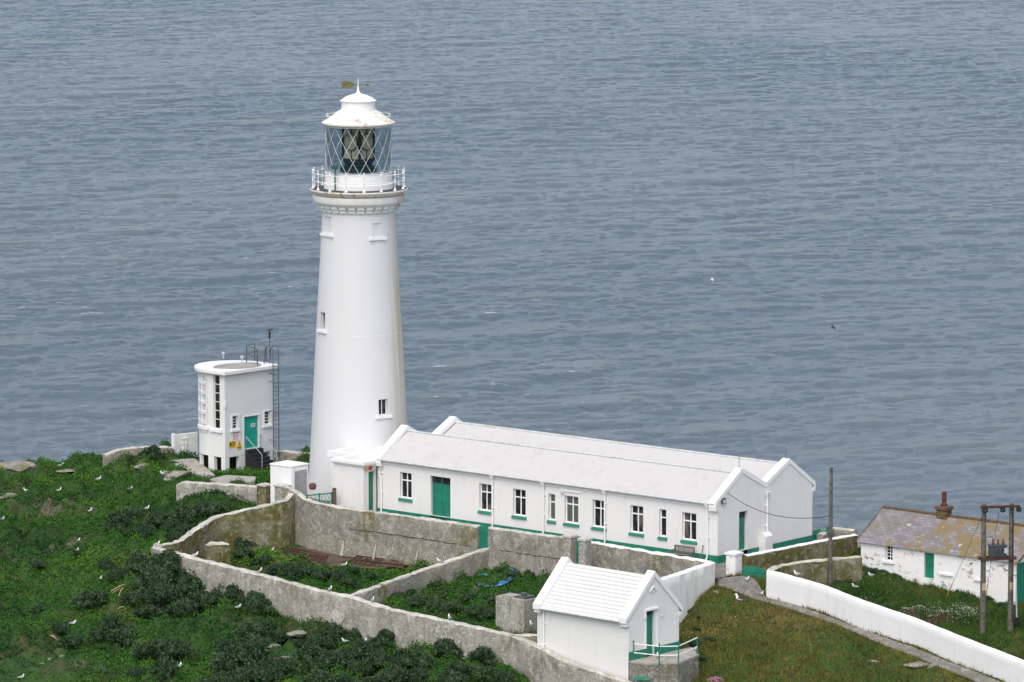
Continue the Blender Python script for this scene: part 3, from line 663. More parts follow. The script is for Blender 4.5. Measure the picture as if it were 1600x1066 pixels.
mb = MB().use('white_paint'); L0, L1 = -5.05, -.07; mb.box(MF, L0, L1, .93, 4.6, -.3, zp-.04); lk = mb.build('link_block', house)
mb = MB().use('white_cap'); mb.box(MF, L0-.16, PA-.22, .77, 1.2, zp-.1, zp+.3); mb.box(MF, L0-.16, L0+.28, 1.2, 4.6, zp-.1, zp+.3); mb.box(MF, PA-.2, L1-.01, .93, 1.15, zp-.05, zp+.16); mb.box(MF, L0+.28, L1-.01, 4.3, 4.6, zp-.1, zp+.3); mb.build('parapet', lk)
door(house, PSF, ph, .22, 'green_paint', 1, 0, 'door')
for px, py, mt_ in ((570.6, 732.2, 'orange_tan'), (577.6, 731.2, 'red_paint')):
    a, z = PSF.hit(px, py); c = PSF.pt(a, -.03, z); mb = MB().use(mt_); mb.tube([c, c-PSF.v*.1, c-PSF.v*.13], [.15, .15, .1], 16); mb.build('alarm_bell', house)
wall_lamp(house, PSF, 584, 731, .16, 'pale_grey')

# ------------------------------------------------------------------ lighthouse
lt = thing('lighthouse', 'tall tapering white lighthouse tower with glazed lantern and railed gallery', 'lighthouse', (TX, TY, 0))
TWF = Fr((TX, TY), (1, 0), (0, 1)); FWD = Vector((0, math.cos(PITCH), -math.sin(PITCH)))
def tz(py): return TWF.hit(561.2, py)[1]
def tr_(hw, py): z = tz(py); return hw*(Vector((TX, TY, z))-CP).dot(FWD)/F
prof = [(tr_(84, 788), -.5), (tr_(83, 788), 0)]+[(tr_(h_, p_), tz(p_)) for p_, h_ in ((740, 79.5), (700, 77), (660, 74.7), (600, 71.6), (517, 67.4), (470, 64.6), (400, 60.6), (325, 56.9), (316, 56.6))]
mb = MB().use('tower_white'); mb.lathe((TX, TY, 0), prof, 96); tower = mb.build('tower', lt, smooth=True)
def t_rad(z): 
    for (r0, z0), (r1, z1) in zip(prof, prof[1:]):
        if z0 <= z <= z1: return r0+(r1-r0)*(z-z0)/(z1-z0)
    return prof[-1][0]
cut = MB().use('tower_white'); twin = []
for x0, x1, y0, y1, kind in ((507.5, 519.5, 330, 356.5, 'blind'), (584.5, 598.5, 338.5, 360, 'blind'), (501.5, 509, 478.5, 506, 'slot'), (593, 607, 610, 635, 'pair')):
    zc = tz((y0+y1)/2+ 5); r = t_rad(zc); w1 = tr_(1, (y0+y1)/2)
    th0 = math.asin(max(-1, min(1, (x0-561.2)*w1/r))); th1 = math.asin(max(-1, min(1, (x1-561.2)*w1/r))); thc = (th0+th1)/2
    n = Vector((math.sin(thc), -math.cos(thc), 0)); u_ = Vector((math.cos(thc), math.sin(thc), 0)); half = r*math.sin((th1-th0)/2)
    zt, zb = zc+(y1-y0)/2*w1, zc-(y1-y0)/2*w1
    fr = Fr(Vector((TX, TY, 0))+n*(r*math.cos((th1-th0)/2)+.02)-u_*0, u_, -n); twin.append((fr, half, zb, zt, kind))
    cut.box(fr, -half, half, -.6, .34 if kind != 'blind' else .12, zb, zt)
co = cut.build('cutter', None, (0, 0, 0)); md = tower.modifiers.new('b', 'BOOLEAN'); md.operation = 'DIFFERENCE'; md.object = co; md.solver = 'EXACT'
dg = bpy.context.evaluated_depsgraph_get(); nme = bpy.data.meshes.new_from_object(tower.evaluated_get(dg)); tower.modifiers.clear(); tower.data = nme; nme.name = 'tower'; bpy.data.objects.remove(co)
try: nme.set_sharp_from_angle(angle=R(30))
except Exception: pass
for fr, half, zb, zt, kind in twin:
    if kind == 'blind':
        mb = MB().use('pale_grey' if half < .35 and False else 'tower_white'); mb.box(fr, -half+.004, half-.004, .085, .115, zb+.004, zt-.004); o = mb.build('blind_window', lt)
    else:
        o = window(lt, fr, (-half, half, zb, zt), .3, 'grid', None, bar=.05, rows=1, cols=2 if kind == 'pair' else 1)
    s_ = MB().use('white_cap'); s_.box(fr, -half-.28, half+.28, -.14, .2, zb-.2, zb-.02); s_.build('sill', o)
mb = MB().use('white_metal'); zs = tz(517)
mb.lathe((TX, TY, 0), [(t_rad(zs)+.003, zs-.012), (t_rad(zs)+.012, zs), (t_rad(zs)+.003, zs+.012)], 96, False); mb.build('joint_line', lt, smooth=True)
# corbelled collar
mb = MB().use('collar_white'); P = lambda h_, p_: (tr_(h_, p_), tz(p_))
mb.lathe((TX, TY, 0), [P(56.3, 329), P(57.6, 328.5), P(58, 324), P(61.5, 320), P(70, 315), (tr_(71.5, 313), tz(312)), (tr_(71.5, 305), tz(305)), (tr_(69, 303.5), tz(303.3)), (tr_(60, 303), tz(303.2))], 96)
r0, r1, za, zb = tr_(58.2, 320), tr_(65, 316), tz(327.5), tz(314.6); N_ = 28
for k in range(N_):
    an = 2*math.pi*(k+.35)/N_; n = Vector((math.cos(an), math.sin(an), 0)); u_ = Vector((-n.y, n.x, 0)); fr = Fr(Vector((TX, TY, 0)), u_, n); hw = .225
    for (ra, rb, z0, z1) in ((r0-.15, r0+(r1-r0)*.42, za, za+(zb-za)*.45), (r0-.15, r1, za+(zb-za)*.45, zb)): mb.box(fr, -hw, hw, ra, rb, z0, z1)
mb.build('corbel_collar', lt, smooth=True)
# gallery deck with railing
ZD = tz(294)
mb = MB().use('white_rusting'); mb.lathe((TX, TY, 0), [(tr_(60, 303), tz(303)), (tr_(70, 302), tz(302)), (tr_(74, 298), tz(298.6)), (tr_(76.7, 295), ZD-.1), (tr_(76.9, 294), ZD-.02), (tr_(76.0, 294), ZD)], 96, False)
mb.use('deck_dark'); mb.lathe((TX, TY, 0), [(tr_(76.0, 294), ZD), (tr_(50, 294), ZD+.03)], 96, False)
gal = mb.build('gallery', lt, smooth=True)
RR = tr_(72, 294); PH = 1.36
pm = MB().use('white_metal'); pm.lathe((0, 0, 0), [(.11, 0), (.11, .05), (.05, .12), (.032, .2), (.032, .52), (.05, .56), (.05, .62), (.032, .66), (.03, 1.0), (.06, 1.04), (.06, 1.13), (.028, 1.17), (.024, 1.22), (.052, 1.27), (.052, 1.31), (.01, PH)], 10)
first = None
for k in range(16):
    an = math.radians(-90+8.6+22.5*k); loc = Vector((TX+RR*math.cos(an), TY+RR*math.sin(an), ZD+.012))
    if first is None: first = pm.build('railing_post', None, (0, 0, 0), smooth=True); o = first
    else: o = first.copy(); COL.objects.link(o)
    o.parent = gal; o.location = loc-ORG[gal]; ORG[o] = loc
for zz in (.59, 1.09):
    mb = MB().use('white_metal'); mb.tube([Vector((TX+RR*math.cos(a), TY+RR*math.sin(a), ZD+zz)) for a in np.linspace(0, 2*math.pi, 65)], .022, 6, False); mb.build('rail', gal, smooth=True)
# lantern
ZL0, ZL1 = tz(268.5), tz(196)
mb = MB().use('white_metal'); mb.lathe((TX, TY, 0), [(tr_(54.2, 291), ZD+.02), (tr_(54.2, 287), tz(285.5)), (tr_(53, 285), tz(284.8)), (tr_(52.2, 270), tz(270.2)), (tr_(53, 269), tz(269.6)), (tr_(53, 268), ZL0), (tr_(49, 268), ZL0)], 80); mb.build('lantern_base', lt, smooth=True)
RG = tr_(51.6, 230)
mb = MB().use('lattice_grey'); lb = []
for k in range(16):
    for sgn in (1, -1):
        pts = []
        for j in range(9):
            an = 2*math.pi*(k+.15)/16 + sgn*j/8*2*math.pi*2/16; pts.append(Vector((TX+RG*math.cos(an), TY+RG*math.sin(an), ZL0+(ZL1-ZL0)*j/8)))
        mb.tube(pts, .017, 5)
mb.lathe((TX, TY, 0), [(RG+.06, ZL1-.02), (RG+.06, ZL1+.1), (RG-.05, ZL1+.1), (RG-.05, ZL1-.02), (RG+.06, ZL1-.02)], 64, False)
lan = mb.build('lantern', lt)
mb = MB().use('lantern_glass'); mb.lathe((TX, TY, 0), [(RG-.045, ZL0+.01), (RG-.045, ZL1)], 64, False); mb.build('glass', lan, smooth=True)
mb = MB().use('dark_green'); zq = tz(246); zc = tz(222)
mb.lathe((TX, TY, 0), [(1.25, ZL0-.3), (1.25, ZL0+.35), (.95, ZL0+.45), (.95, zq-.35), (1.05, zq-.3), (1.05, zq-.1)], 24); mb.build('optic_pedestal', lan, smooth=True)
mb = MB(); q = 1.0; hz = 1.45; zc = tz(221)
for k in range(4):
    an = math.radians(-90+6+45+90*k); n = Vector((math.cos(an), math.sin(an), 0)); fr = Fr(Vector((TX, TY, 0)), Vector((-n.y, n.x, 0)), n); d0 = .74; wv = .74
    mb.use('lens_cream'); 
    for j in range(9):
        z0 = zc-1.15+j*.256; mb.hexa([fr.pt(-wv, d0-.05, z0), fr.pt(wv, d0-.05, z0), fr.pt(wv, d0, z0), fr.pt(-wv, d0, z0), fr.pt(-wv, d0-.05, z0+.25), fr.pt(wv, d0-.05, z0+.25), fr.pt(wv, d0-.03, z0+.25), fr.pt(-wv, d0-.03, z0+.25)])
    c = fr.pt(0, d0+.01, zc); ringp = []
    for r_, dd in ((.56, 0), (.54, .08), (.4, .13), (.38, .1), (.24, .17), (.001, .22)):
        ringp.append((r_, dd))
    vs = []; 
    for r_, dd in ringp: vs += [c+fr.v*dd+fr.u*r_*math.cos(2*math.pi*i/20)+Vector((0, 0, r_*math.sin(2*math.pi*i/20))) for i in range(20)]
    mb.add(vs, [(i*20+j, i*20+(j+1) % 20, (i+1)*20+(j+1) % 20, (i+1)*20+j) for i in range(len(ringp)-1) for j in range(20)])
    mb.use('black'); 
    mb.tube([c+fr.u*.58*math.cos(a)+Vector((0, 0, .58*math.sin(a)))+fr.v*.03 for a in np.linspace(0, 2*math.pi, 25)], .035, 5, False)
    for sx_ in (-1, 0, 1):
        if sx_: mb.box(fr, sx_*.76-.035, sx_*.76+.035, d0-.08, d0+.06, zc-1.25, zc+1.3)
        else: mb.box(fr, -.02, .02, d0-.02, d0+.03, zc-1.15, zc-.53); mb.box(fr, -.02, .02, d0-.02, d0+.03, zc+.53, zc+1.15)
    for z0 in (-1.25, 1.16): mb.box(fr, -.78, .78, d0-.08, d0+.05, zc+z0, zc+z0+.1)
mb.use('black'); mb.lathe((TX, TY, 0), [(.98, zc+1.26), (.95, zc+1.4), (.3, zc+1.6)], 16); mb.build('lens', lan)
# roof
mb = MB().use('white_rusting'); Q = lambda h_, p_: (tr_(h_, p_), tz(p_))
mb.lathe((TX, TY, 0), [(RG-.3, ZL1+.1), (tr_(54, 195), tz(195)), (tr_(57.2, 192.5), tz(192.8)), (tr_(57.4, 190.5), tz(190.6)), (tr_(55.5, 190), tz(190)), Q(54, 189), Q(47, 184.5), Q(40, 179.8), Q(33, 174.8), Q(26.5, 170.3), (tr_(20, 170), tz(170))], 72)
rf = mb.build('roof', lt, smooth=True)
mb = MB().use('white_metal'); mb.lathe((TX, TY, 0), [(tr_(27, 170), tz(170.4)), (tr_(27, 169), tz(169)), (tr_(26.2, 169), tz(168.6)), (tr_(26.2, 158), tz(158.5)), (tr_(28.6, 158), tz(157.8)), (tr_(28.6, 157), tz(156.6)), (tr_(26, 156), tz(155.8)), Q(22, 152.4), Q(16, 149.6), Q(10, 147.6), Q(5.5, 146.7), Q(3.2, 145.2), Q(2, 142), Q(1.4, 138), Q(1.2, 136), Q(.7, 134), Q(.45, 122)], 48)
mb.build('vent_cowl', lt, smooth=True)
mb = MB().use('white_metal'); zr_ = tz(183); rr_ = tr_(46.5, 183)
for a in np.linspace(0, 2*math.pi, 9)[:-1]:
    c = Vector((TX+rr_*math.cos(a+.03), TY+rr_*math.sin(a+.03), zr_)); t_ = Vector((-math.sin(a+.03), math.cos(a+.03), 0)); n_v = Vector((math.cos(a+.03), math.sin(a+.03), 0))
    mb.tube([c+n_v*(.05+.11*math.sin(q_)) + Vector((0, 0, .02+.11-.11*math.cos(q_))) for q_ in np.linspace(-.6, math.pi+.3, 9)], .022, 5)
mb.tube([Vector((TX+(rr_+.14)*math.cos(a), TY+(rr_+.14)*math.sin(a), zr_+.17)) for a in np.linspace(0, 2*math.pi, 65)], .016, 5, False); mb.build('roof_rail', rf, smooth=True)
mb = MB().use('verdigris'); zv = tz(132.6); w1 = tr_(1, 132)
def V2(x, y, d=0): return Vector((TX+(x-561.2)*w1, TY+d-(x-561.2)*w1*.12, zv+(132.6-y)*w1))
mb.tube([V2(550, 132.6), V2(575, 132.6)], .025, 6)
fe = [(533.4, 128), (536, 129.5)]+[p for k in range(5) for p in ((537.5+k*2.8, 127.4), (539.6+k*2.8, 128.6))]+[(552, 128), (556.5, 132.6), (552, 137)]+[p for k in range(4, -1, -1) for p in ((539.6+k*2.8, 136.4), (537.5+k*2.8, 138.2))]+[(533.2, 139), (536.3, 133)]
mb.prism([V2(x, y, -.03) for x, y in fe], (0, .06, 0))
mb.prism([V2(x, y, -.04) for x, y in ((573.6, 131.4), (575, 130), (577, 131), (580.4, 132.6), (577, 134.3), (575, 135), (573.6, 133.8))], (0, .08, 0)); mb.build('weather_vane', lt)
mb = MB().use('lamp_green'); a = math.radians(-90-36); c = Vector((TX+(RG+.35)*math.cos(a), TY+(RG+.35)*math.sin(a), ZD))
mb.tube([c, c+Vector((0, 0, 1.5))], .05, 8); mb.box(Fr(c, (1, 0), (0, 1)), -.22, .22, -.16, .16, c.z+1.5, c.z+1.75); mb.build('gallery_lamp', lt)
# ------------------------------------------------------------------ old walls
def wallsweep(name, tops, thick, H, matn, capn, label, cat='wall', round_=.1, wob=.03, seed=1, bottoms=None, parent=None, group=None, part=None, cuts=()):
    if wob == .03: wob = .045
    """a masonry wall following a line of top points; H = height down to its foot (may differ per point)"""
    r = random.Random(seed); pts = []; hs = []
    Hs = H if isinstance(H, (list, tuple)) else [H]*len(tops)
    for i in range(len(tops)-1):
        n = max(1, int((tops[i+1]-tops[i]).length/.35))
        for k in range(n): pts.append(tops[i].lerp(tops[i+1], k/n)); hs.append(Hs[i]+(Hs[i+1]-Hs[i])*k/n)
    pts.append(tops[-1].copy()); hs.append(Hs[-1])
    # soften corners a little
    sm = [p.copy() for p in pts]
    for i in range(1, len(pts)-1): sm[i] = pts[i]*.5+(pts[i-1]+pts[i+1])*.25
    pts = sm; n = len(pts); rows = []
    for i, p in enumerate(pts):
        d = pts[min(i+1, n-1)]-pts[max(i-1, 0)]; d.z = 0; d.normalize(); s = Vector((-d.y, d.x, 0)); w = thick/2; h = hs[i]
        sec = []
        NV = 6
        for k in range(NV+1): sec.append((-w*(1+.05*(1-k/NV)), -h+(h-round_)*k/NV, 0))
        sec += [(-w*.72, -round_*.3, 1), (0, 0, 1), (w*.72, -round_*.3, 1)]
        for k in range(NV, -1, -1): sec.append((w*(1+.05*(1-k/NV)), -h+(h-round_)*k/NV, 0))
        rows.append([p+s*(a+r.uniform(-wob, wob))+Vector((0, 0, b_+(r.uniform(-wob, wob) if b_ > -h*.98 else 0))) for a, b_, _ in sec])
    m = len(rows[0]); mb = MB(); mb.use(matn); mb.use(capn); vs = [q for row in rows for q in row]; base = len(mb.v); mb.v += vs
    for i in range(n-1):
        for j in range(m-1):
            mb.f.append((i*m+j, (i+1)*m+j, (i+1)*m+j+1, i*m+j+1)); mb.m.append(1 if NV <= j < m-1-NV else 0)
    for i in (0, n-1): mb.f.append(tuple(i*m+j for j in range(m))); mb.m.append(0)
    org = tops[len(tops)//2].copy(); org.z -= H if not isinstance(H, (list, tuple)) else H[len(tops)//2]
    if parent is not None: return mb.build(name, parent, smooth=True)
    o = mb.build(name, None, org, smooth=True); return tag(o, label, cat, group)
def cut_line(pl, t0, t1, n=12):
    L = [0]
    for a, b_ in zip(pl, pl[1:]): L.append(L[-1]+(b_-a).length)
    def at(s):
        for i in range(len(pl)-1):
            if s <= L[i+1]: return pl[i].lerp(pl[i+1], (s-L[i])/(L[i+1]-L[i]))
        return pl[-1].copy()
    ks = [t0]+[l for l in L if t0 < l < t1]+[t1]; return [at(k) for k in ks], L[-1], at
def len_at(pl, px, z):                      # distance along a wall line to the picture column px
    best = None; s = 0
    for a, b_ in zip(pl, pl[1:]):
        for k in range(41):
            p = a.lerp(b_, k/40); v_ = p-CP; x = CX+F*v_.x/v_.dot(FWD); q = (abs(x-px), s+(p-a).length)
            if best is None or q < best: best = q
        s += (b_-a).length
    return best[1]
g1, g2 = len_at(BW, 748, 0), len_at(BW, 765, 0); g3, g4 = len_at(BW, 884, 0), len_at(BW, 916, 0)
LBW = cut_line(BW, 0, 1)[1]
bw1 = cut_line(BW, 0.0, g1)[0]; bw2 = cut_line(BW, g2, g3)[0]; bw3 = cut_line(BW, g4, LBW)[0]
wa = wallsweep('garden_wall', bw1, .45, 4.6, 'old_render', 'wall_cap', 'long lichen-grey garden wall with sloping skirt between lattice gate and plank gate', seed=2)
wb2 = wallsweep('garden_wall', bw2, .45, 4.6, 'old_render', 'wall_cap', 'short length of grey garden wall between the plank gate and the stone gate pillars', seed=3)
wallsweep('garden_wall', bw3, .45, [4.4]*(len(bw3)-1)+[3.2], 'old_render', 'white_old', 'grey garden wall with white top in front of the bench', seed=4)
wallsweep('garden_wall', WW, .5, 3.4, 'white_old', 'white_cap', 'white painted garden wall with a red and white sign running down to the hut', seed=5, wob=.02)
wallsweep('garden_wall', SW, .45, [3.4]*2+[4.2]*4, 'mossy_wall', 'wall_cap', 'mossy kinked garden wall closing the left end of the sunken garden', seed=6)
ow = wallsweep('garden_wall', OW, .5, [2.2, 2.6, 3.0, 3.2, 3.2, 3.2, 3.2, 3.2, 3.2, 3.2, 3.2, 3.2], 'old_render_pale', 'wall_cap', 'long weathered pale garden wall slanting down the shrubby slope to the hut', seed=7)
wallsweep('garden_wall', XW, .4, 2.6, 'old_render', 'wall_cap', 'low grey cross wall dividing the sunken garden in two', seed=8)
wallsweep('garden_wall', [U(808, 990, -2.25), HF.pt(-.1, 1.2, -2.05)], .35, 1.6, 'mossy_wall', 'wall_cap', 'mossy stub of wall between the concrete tank and the hut', seed=9)
# sloping concrete skirt at the foot of the long wall
mb = MB().use('skirt_render'); nrm = Vector((-MV.x, -MV.y, 0))
SK0 = 3.2; sk_ = cut_line(BW, SK0, g1-.6)[0]; vs = []; rows_ = 40; LL = []
pl, tot, at_l = cut_line(BW, SK0, g1-.6)
for i in range(rows_+1):
    p = at_l(SK0+(g1-.6-SK0)*i/rows_); jt = .06*math.sin(i*1.3)+.04*math.sin(i*3.1)
    vs += [Vector((p.x, p.y, -.95+jt))+nrm*.235, Vector((p.x, p.y, -1.5+jt))+nrm*.5, Vector((p.x, p.y, -2.6))+nrm*(.95+jt), Vector((p.x, p.y, -2.7))+nrm*.2]
mb.add(vs, [(i*4+j, i*4+j+1, i*4+j+5, i*4+j+4) for i in range(rows_) for j in range(3)]+[(0, 1, 2, 3), (rows_*4, rows_*4+1, rows_*4+2, rows_*4+3)])
sko = mb.build('sloping_skirt', wa, smooth=False)
for i0, wd in ((9, .42), (17, .25), (27, .3), (34, .2)):                     # lime streaks run down the skirt
    s0 = SK0+(g1-.6-SK0)*i0/rows_; mb = MB().use('concrete'); pa, pb = at_l(s0), at_l(s0+wd); j0 = .06*math.sin(i0*1.3)+.04*math.sin(i0*3.1)
    def q_s(p, z, o): return Vector((p.x, p.y, z+.03))+nrm*(o+.03)
    pm_ = at_l(s0+wd*.5); vs_ = [q_s(pa.lerp(pm_, .3), -1.0+j0, .27), q_s(pm_, -1.0+j0, .27), q_s(at_l(s0+wd*.9), -1.5+j0, .53), q_s(at_l(s0+wd*1.3), -2.45, .95), q_s(at_l(s0+wd*.5), -2.45, .95), q_s(at_l(s0+wd*.4), -1.5+j0, .53)]
    mb.add(vs_, [(0, 1, 2, 5), (5, 2, 3, 4)]); mb.build('lime_streak', sko)
def wall_crack(name, wall, line, pts, mat_='dark_void', r=.022):
    L_ = [(len_at(line, px, 0), px, py) for px, py in pts]; _, _, at2 = cut_line(line, 0, .01); out = []
    for s_, px, py in L_:
        a, b_ = at2(max(0, s_-.2)), at2(s_+.2); d_ = (b_-a); d_.z = 0; d_.normalize(); fr = Fr((at2(s_).x, at2(s_).y), d_, Vector((-d_.y, d_.x, 0))); x_, z_ = fr.hit(px, py, -.225); out.append(fr.pt(x_, -.232, z_))
    mb = MB().use(mat_); q = spl_(out); mb.tube(q, r, 5); return mb.build(name, wall)
def spl_(pts, n=5):
    out = []; r = random.Random(3)
    for a, b_ in zip(pts, pts[1:]): out += [a.lerp(b_, k/n)+Vector((0, 0, r.uniform(-.03, .03))) for k in range(n)]
    return out+[pts[-1]]
wall_crack('crack', wa, BW, [(545, 826.5), (600, 833), (660, 842), (700, 848.5), (736, 854)])
wall_crack('crack', wb2, BW, [(772, 858.5), (810, 864), (845, 869.5), (876, 874)])
# plaster patch on the outer wall
s_ = len_at(OW, 528, 0); at2 = cut_line(OW, 0, .01)[2]; a, b_ = at2(s_-.3), at2(s_+.3); d_ = b_-a; d_.z = 0; d_.normalize(); fr = Fr((at2(s_).x, at2(s_).y), d_, Vector((-d_.y, d_.x, 0))); x_, z_ = fr.hit(527, 966, -.3); rr = random.Random(5)
mb = MB().use('plaster'); mb.prism([fr.pt(x_+math.cos(q)*(.5+rr.uniform(-.17, .17)), -.27, z_+math.sin(q)*(.55+rr.uniform(-.17, .17))) for q in np.linspace(0, 2*math.pi, 25)[:-1]], fr.v*-.025); mb.build('plaster_patch', ow)
# small ruined wall in the garden corner
wallsweep('ruined_wall', [U(322, 850, -.6), U(338, 846, -.5), U(357, 850, -.75)], .5, 2.1, 'mossy_wall', 'wall_cap', 'small broken stub of wall inside the left corner of the sunken garden', seed=12, wob=.08)
# walls at the back left
wallsweep('yard_wall', [U(279, 756, .35), U(284, 751, .62), U(330, 754, .6), U(404, 759, .75)], .4, 2.6, 'old_render_pale', 'wall_cap', 'free-standing grey wall with rounded end below the signal building', seed=13)
wallsweep('yard_wall', [U(163, 710, .35), U(178, 703, .6), U(200, 699, .65), U(240, 696, .7), U(271, 698, .6)], .45, 2.0, 'old_render', 'wall_cap', 'low curved grey wall above the sea with dark shrubs before it', seed=14)
wallsweep('yard_wall', [U(432, 703, .75), U(460, 705, .75), U(488, 708, .75)], .4, 1.8, 'old_render', 'wall_cap', 'low mossy wall between the signal building and the lighthouse', seed=15)
def pillar(px, py, z, w, h, matn, capn, label, ang=None, name='gate_pillar', cap=.1):
    c = U(px, py, z); fr = Fr(Vector((c.x, c.y, 0)), MU if ang is None else ang, MV if ang is None else Vector((-ang.y, ang.x, 0)))
    t = thing(name, label, 'pillar', (c.x, c.y, z-h)); mb = MB().use(matn); mb.box(fr, -w/2, w/2, -w/2, w/2, z-h, z-cap); mb.build('shaft', t, bevel=.03)
    mb = MB().use(capn); k = w/2+.06; mb.box(fr, -k, k, -k, k, z-cap, z); mb.hexa([fr.pt(-k, -k, z), fr.pt(k, -k, z), fr.pt(k, k, z), fr.pt(-k, k, z)]+[fr.pt(x, y, z+.1) for x, y in ((-.12, -.12), (.12, -.12), (.12, .12), (-.12, .12))]); mb.build('cap', t, bevel=.02); return t
pillar(414, 757, .9, .75, 2.4, 'mossy_wall', 'wall_cap', 'mossy square pillar ending the wall below the signal building')
pillar(442, 758, 1.75, .8, 3.0, 'old_render_pale', 'wall_cap', 'pale square pillar where the two garden walls meet by the white cabinet')
pillar(890.5, 836, 1.75, .6, 3.4, 'old_render_pale', 'wall_cap', 'left one of two stone pillars at the narrow green gate', cap=.16)
pillar(914, 841, 1.7, .6, 3.4, 'old_render_pale', 'wall_cap', 'right one of two stone pillars at the narrow green gate', cap=.16)
pillar(1147, 863, 1.42, .74, 1.75, 'white_stone', 'white_cap', 'thick white gate pillar with a capstone at the right corner of the house', cap=.14)
# white and mossy walls to the right
wallsweep('boundary_wall', W1, .42, 2.2, 'mossy_wall', 'white_cap', 'mossy wall with a white coping leading back from the white gate pillar', seed=16, wob=.02)
def longwall(name, base, ht, thick, matn, capn, label, seed): return wallsweep(name, [p+Vector((0, 0, ht if not isinstance(ht, list) else ht[i])) for i, p in enumerate(base)], thick, [(ht if not isinstance(ht, list) else ht[i])+.5 for i in range(len(base))], matn, capn, label, seed=seed, wob=.015, round_=.16)
back = MV*.22+MU*.05
wb = [p+Vector((.12, .22, 0)) for p in WLb]
longwall('boundary_wall', wb, [1.72, 1.72, 1.72, 1.72, 1.7, 1.7, 1.72, 1.74, 1.75], .46, 'white_render', 'white_cap', 'long curving bright white wall descending to the right beside the path', 17)
wallsweep('boundary_wall', [wb[0]+Vector((.1, .05, 1.7)), U(1212, 883.5, 1.2), U(1260, 875.5, 1.1), U(1344, 868, 1.0)], .46, 1.9, 'mossy_wall', 'wall_cap', 'mossy wall running from the bend of the white wall towards the cottage', seed=18)
wallsweep('boundary_wall', [GF.pt(MVd+.6, -.2, .55), U(1300, 822.5, .6), U(1336, 828, .6)], .4, 1.6, 'old_render', 'wall_cap', 'low pale wall on the cliff edge behind the green boards', seed=19)
# gates
def boards(name, label, p0, p1, z0, z1, matn, n=8, jag=.0, cat='gate', seed=3, frame=True):
    r = random.Random(seed); L = math.hypot(p1.x-p0.x, p1.y-p0.y); d = Vector((p1.x-p0.x, p1.y-p0.y, 0)).normalized(); fr = Fr((p0.x, p0.y), d, Vector((-d.y, d.x, 0)))
    t = thing(name, label, cat, (p0.x, p0.y, z0)); w = L/n
    mb = MB().use(matn)
    for k in range(n): mb.box(fr, k*w+.006, (k+1)*w-.006, -.02, .02, z0, z1+r.uniform(-jag, jag))
    mb.build('planks', t)
    mb = MB().use(matn)
    for z in (z0+.25, z1-.3): mb.box(fr, .02, L-.02, -.05, -.021, z-.06, z+.06)
    mb.build('rail', t); return t
q0, q1 = cut_line(BW, 0, g1)[0][-1], cut_line(BW, 0, g2)[0][-1]
boards('plank_gate', 'solid green plank gate in the gap of the long garden wall', q0, q1, -.95, 1.2, 'green_paint', 5)
q0 = U(897, 840, 1.2); q1 = U(908, 842, 1.2); boards('plank_gate', 'narrow green plank gate between two stone pillars', q0, q1, -1.6, 1.0, 'green_paint', 4)
q0 = U(1161, 905, -.15); q1 = U(1197, 911, -.25); boards('plank_gate', 'low green plank gate with ragged top beside the white gate pillar', q0, q1, -.3, .72, 'green_paint', 7, .09)
q0 = U(1261, 843, .2); q1 = U(1295, 838, .2); boards('board_fence', 'green board fence with an uneven top behind the far corner of the house', q0, q1, -.4, .75, 'green_paint', 8, .12, 'fence')
# lattice gate by the cabinet
q0, q1 = Vector((-13.75, 337.75, 0)), Vector((-12.05, 338.75, 0)); d = (q1-q0).normalized(); fr = Fr(q0, d, Vector((-d.y, d.x, 0))); L = (q1-q0).length
gt = thing('lattice_gate', 'green lattice garden gate in front of the lighthouse foot', 'gate', q0)
mb = MB().use('green_paint'); z0, z1 = .45, 1.55
for a in (0, L/2-.04, L-.08): mb.box(fr, a, a+.08, -.03, .03, z0, z1+.05)
for z in (z0, z1-.08): mb.box(fr, .08, L-.08, -.026, .026, z, z+.08)
mb.build('gate_frame', gt)
mb = MB().use('green_paint')
for k in range(2):
    a0 = .08+k*(L/2-.04); a1 = a0+L/2-.16; n_l = 3
    for j in range(n_l):
        xa, xb = a0+(a1-a0)*j/n_l, a0+(a1-a0)*(j+1)/n_l
        for za, zb in ((z0+.08, (z0+z1)/2), ((z0+z1)/2, z1-.08)):
            mb.tube([fr.pt(xa, -.012, za), fr.pt(xb, -.012, zb)], .016, 4); mb.tube([fr.pt(xa, .014, zb), fr.pt(xb, .014, za)], .016, 4)
    mb.box(fr, a0, a1, -.02, .02, (z0+z1)/2-.03, (z0+z1)/2+.03)
mb.build('lattice', gt)
mb = MB().use('brown_wood'); fr2 = Fr(q1+d*.16, d, Vector((-d.y, d.x, 0))); mb.box(fr2, -.11, .11, -.11, .11, -.1, 1.85); tag(mb.build('gate_post', None, q1+d*.16, bevel=.02), 'dark brown timber post between the lattice gate and the porch', 'post')
mb = MB().use('dark_stone'); mb.box(fr2, .11, .75, -.3, .2, -.1, .55); tag(mb.build('stone_step', None, q1+d*.5, bevel=.03), 'dark stone block beside the brown gate post', 'stone block')
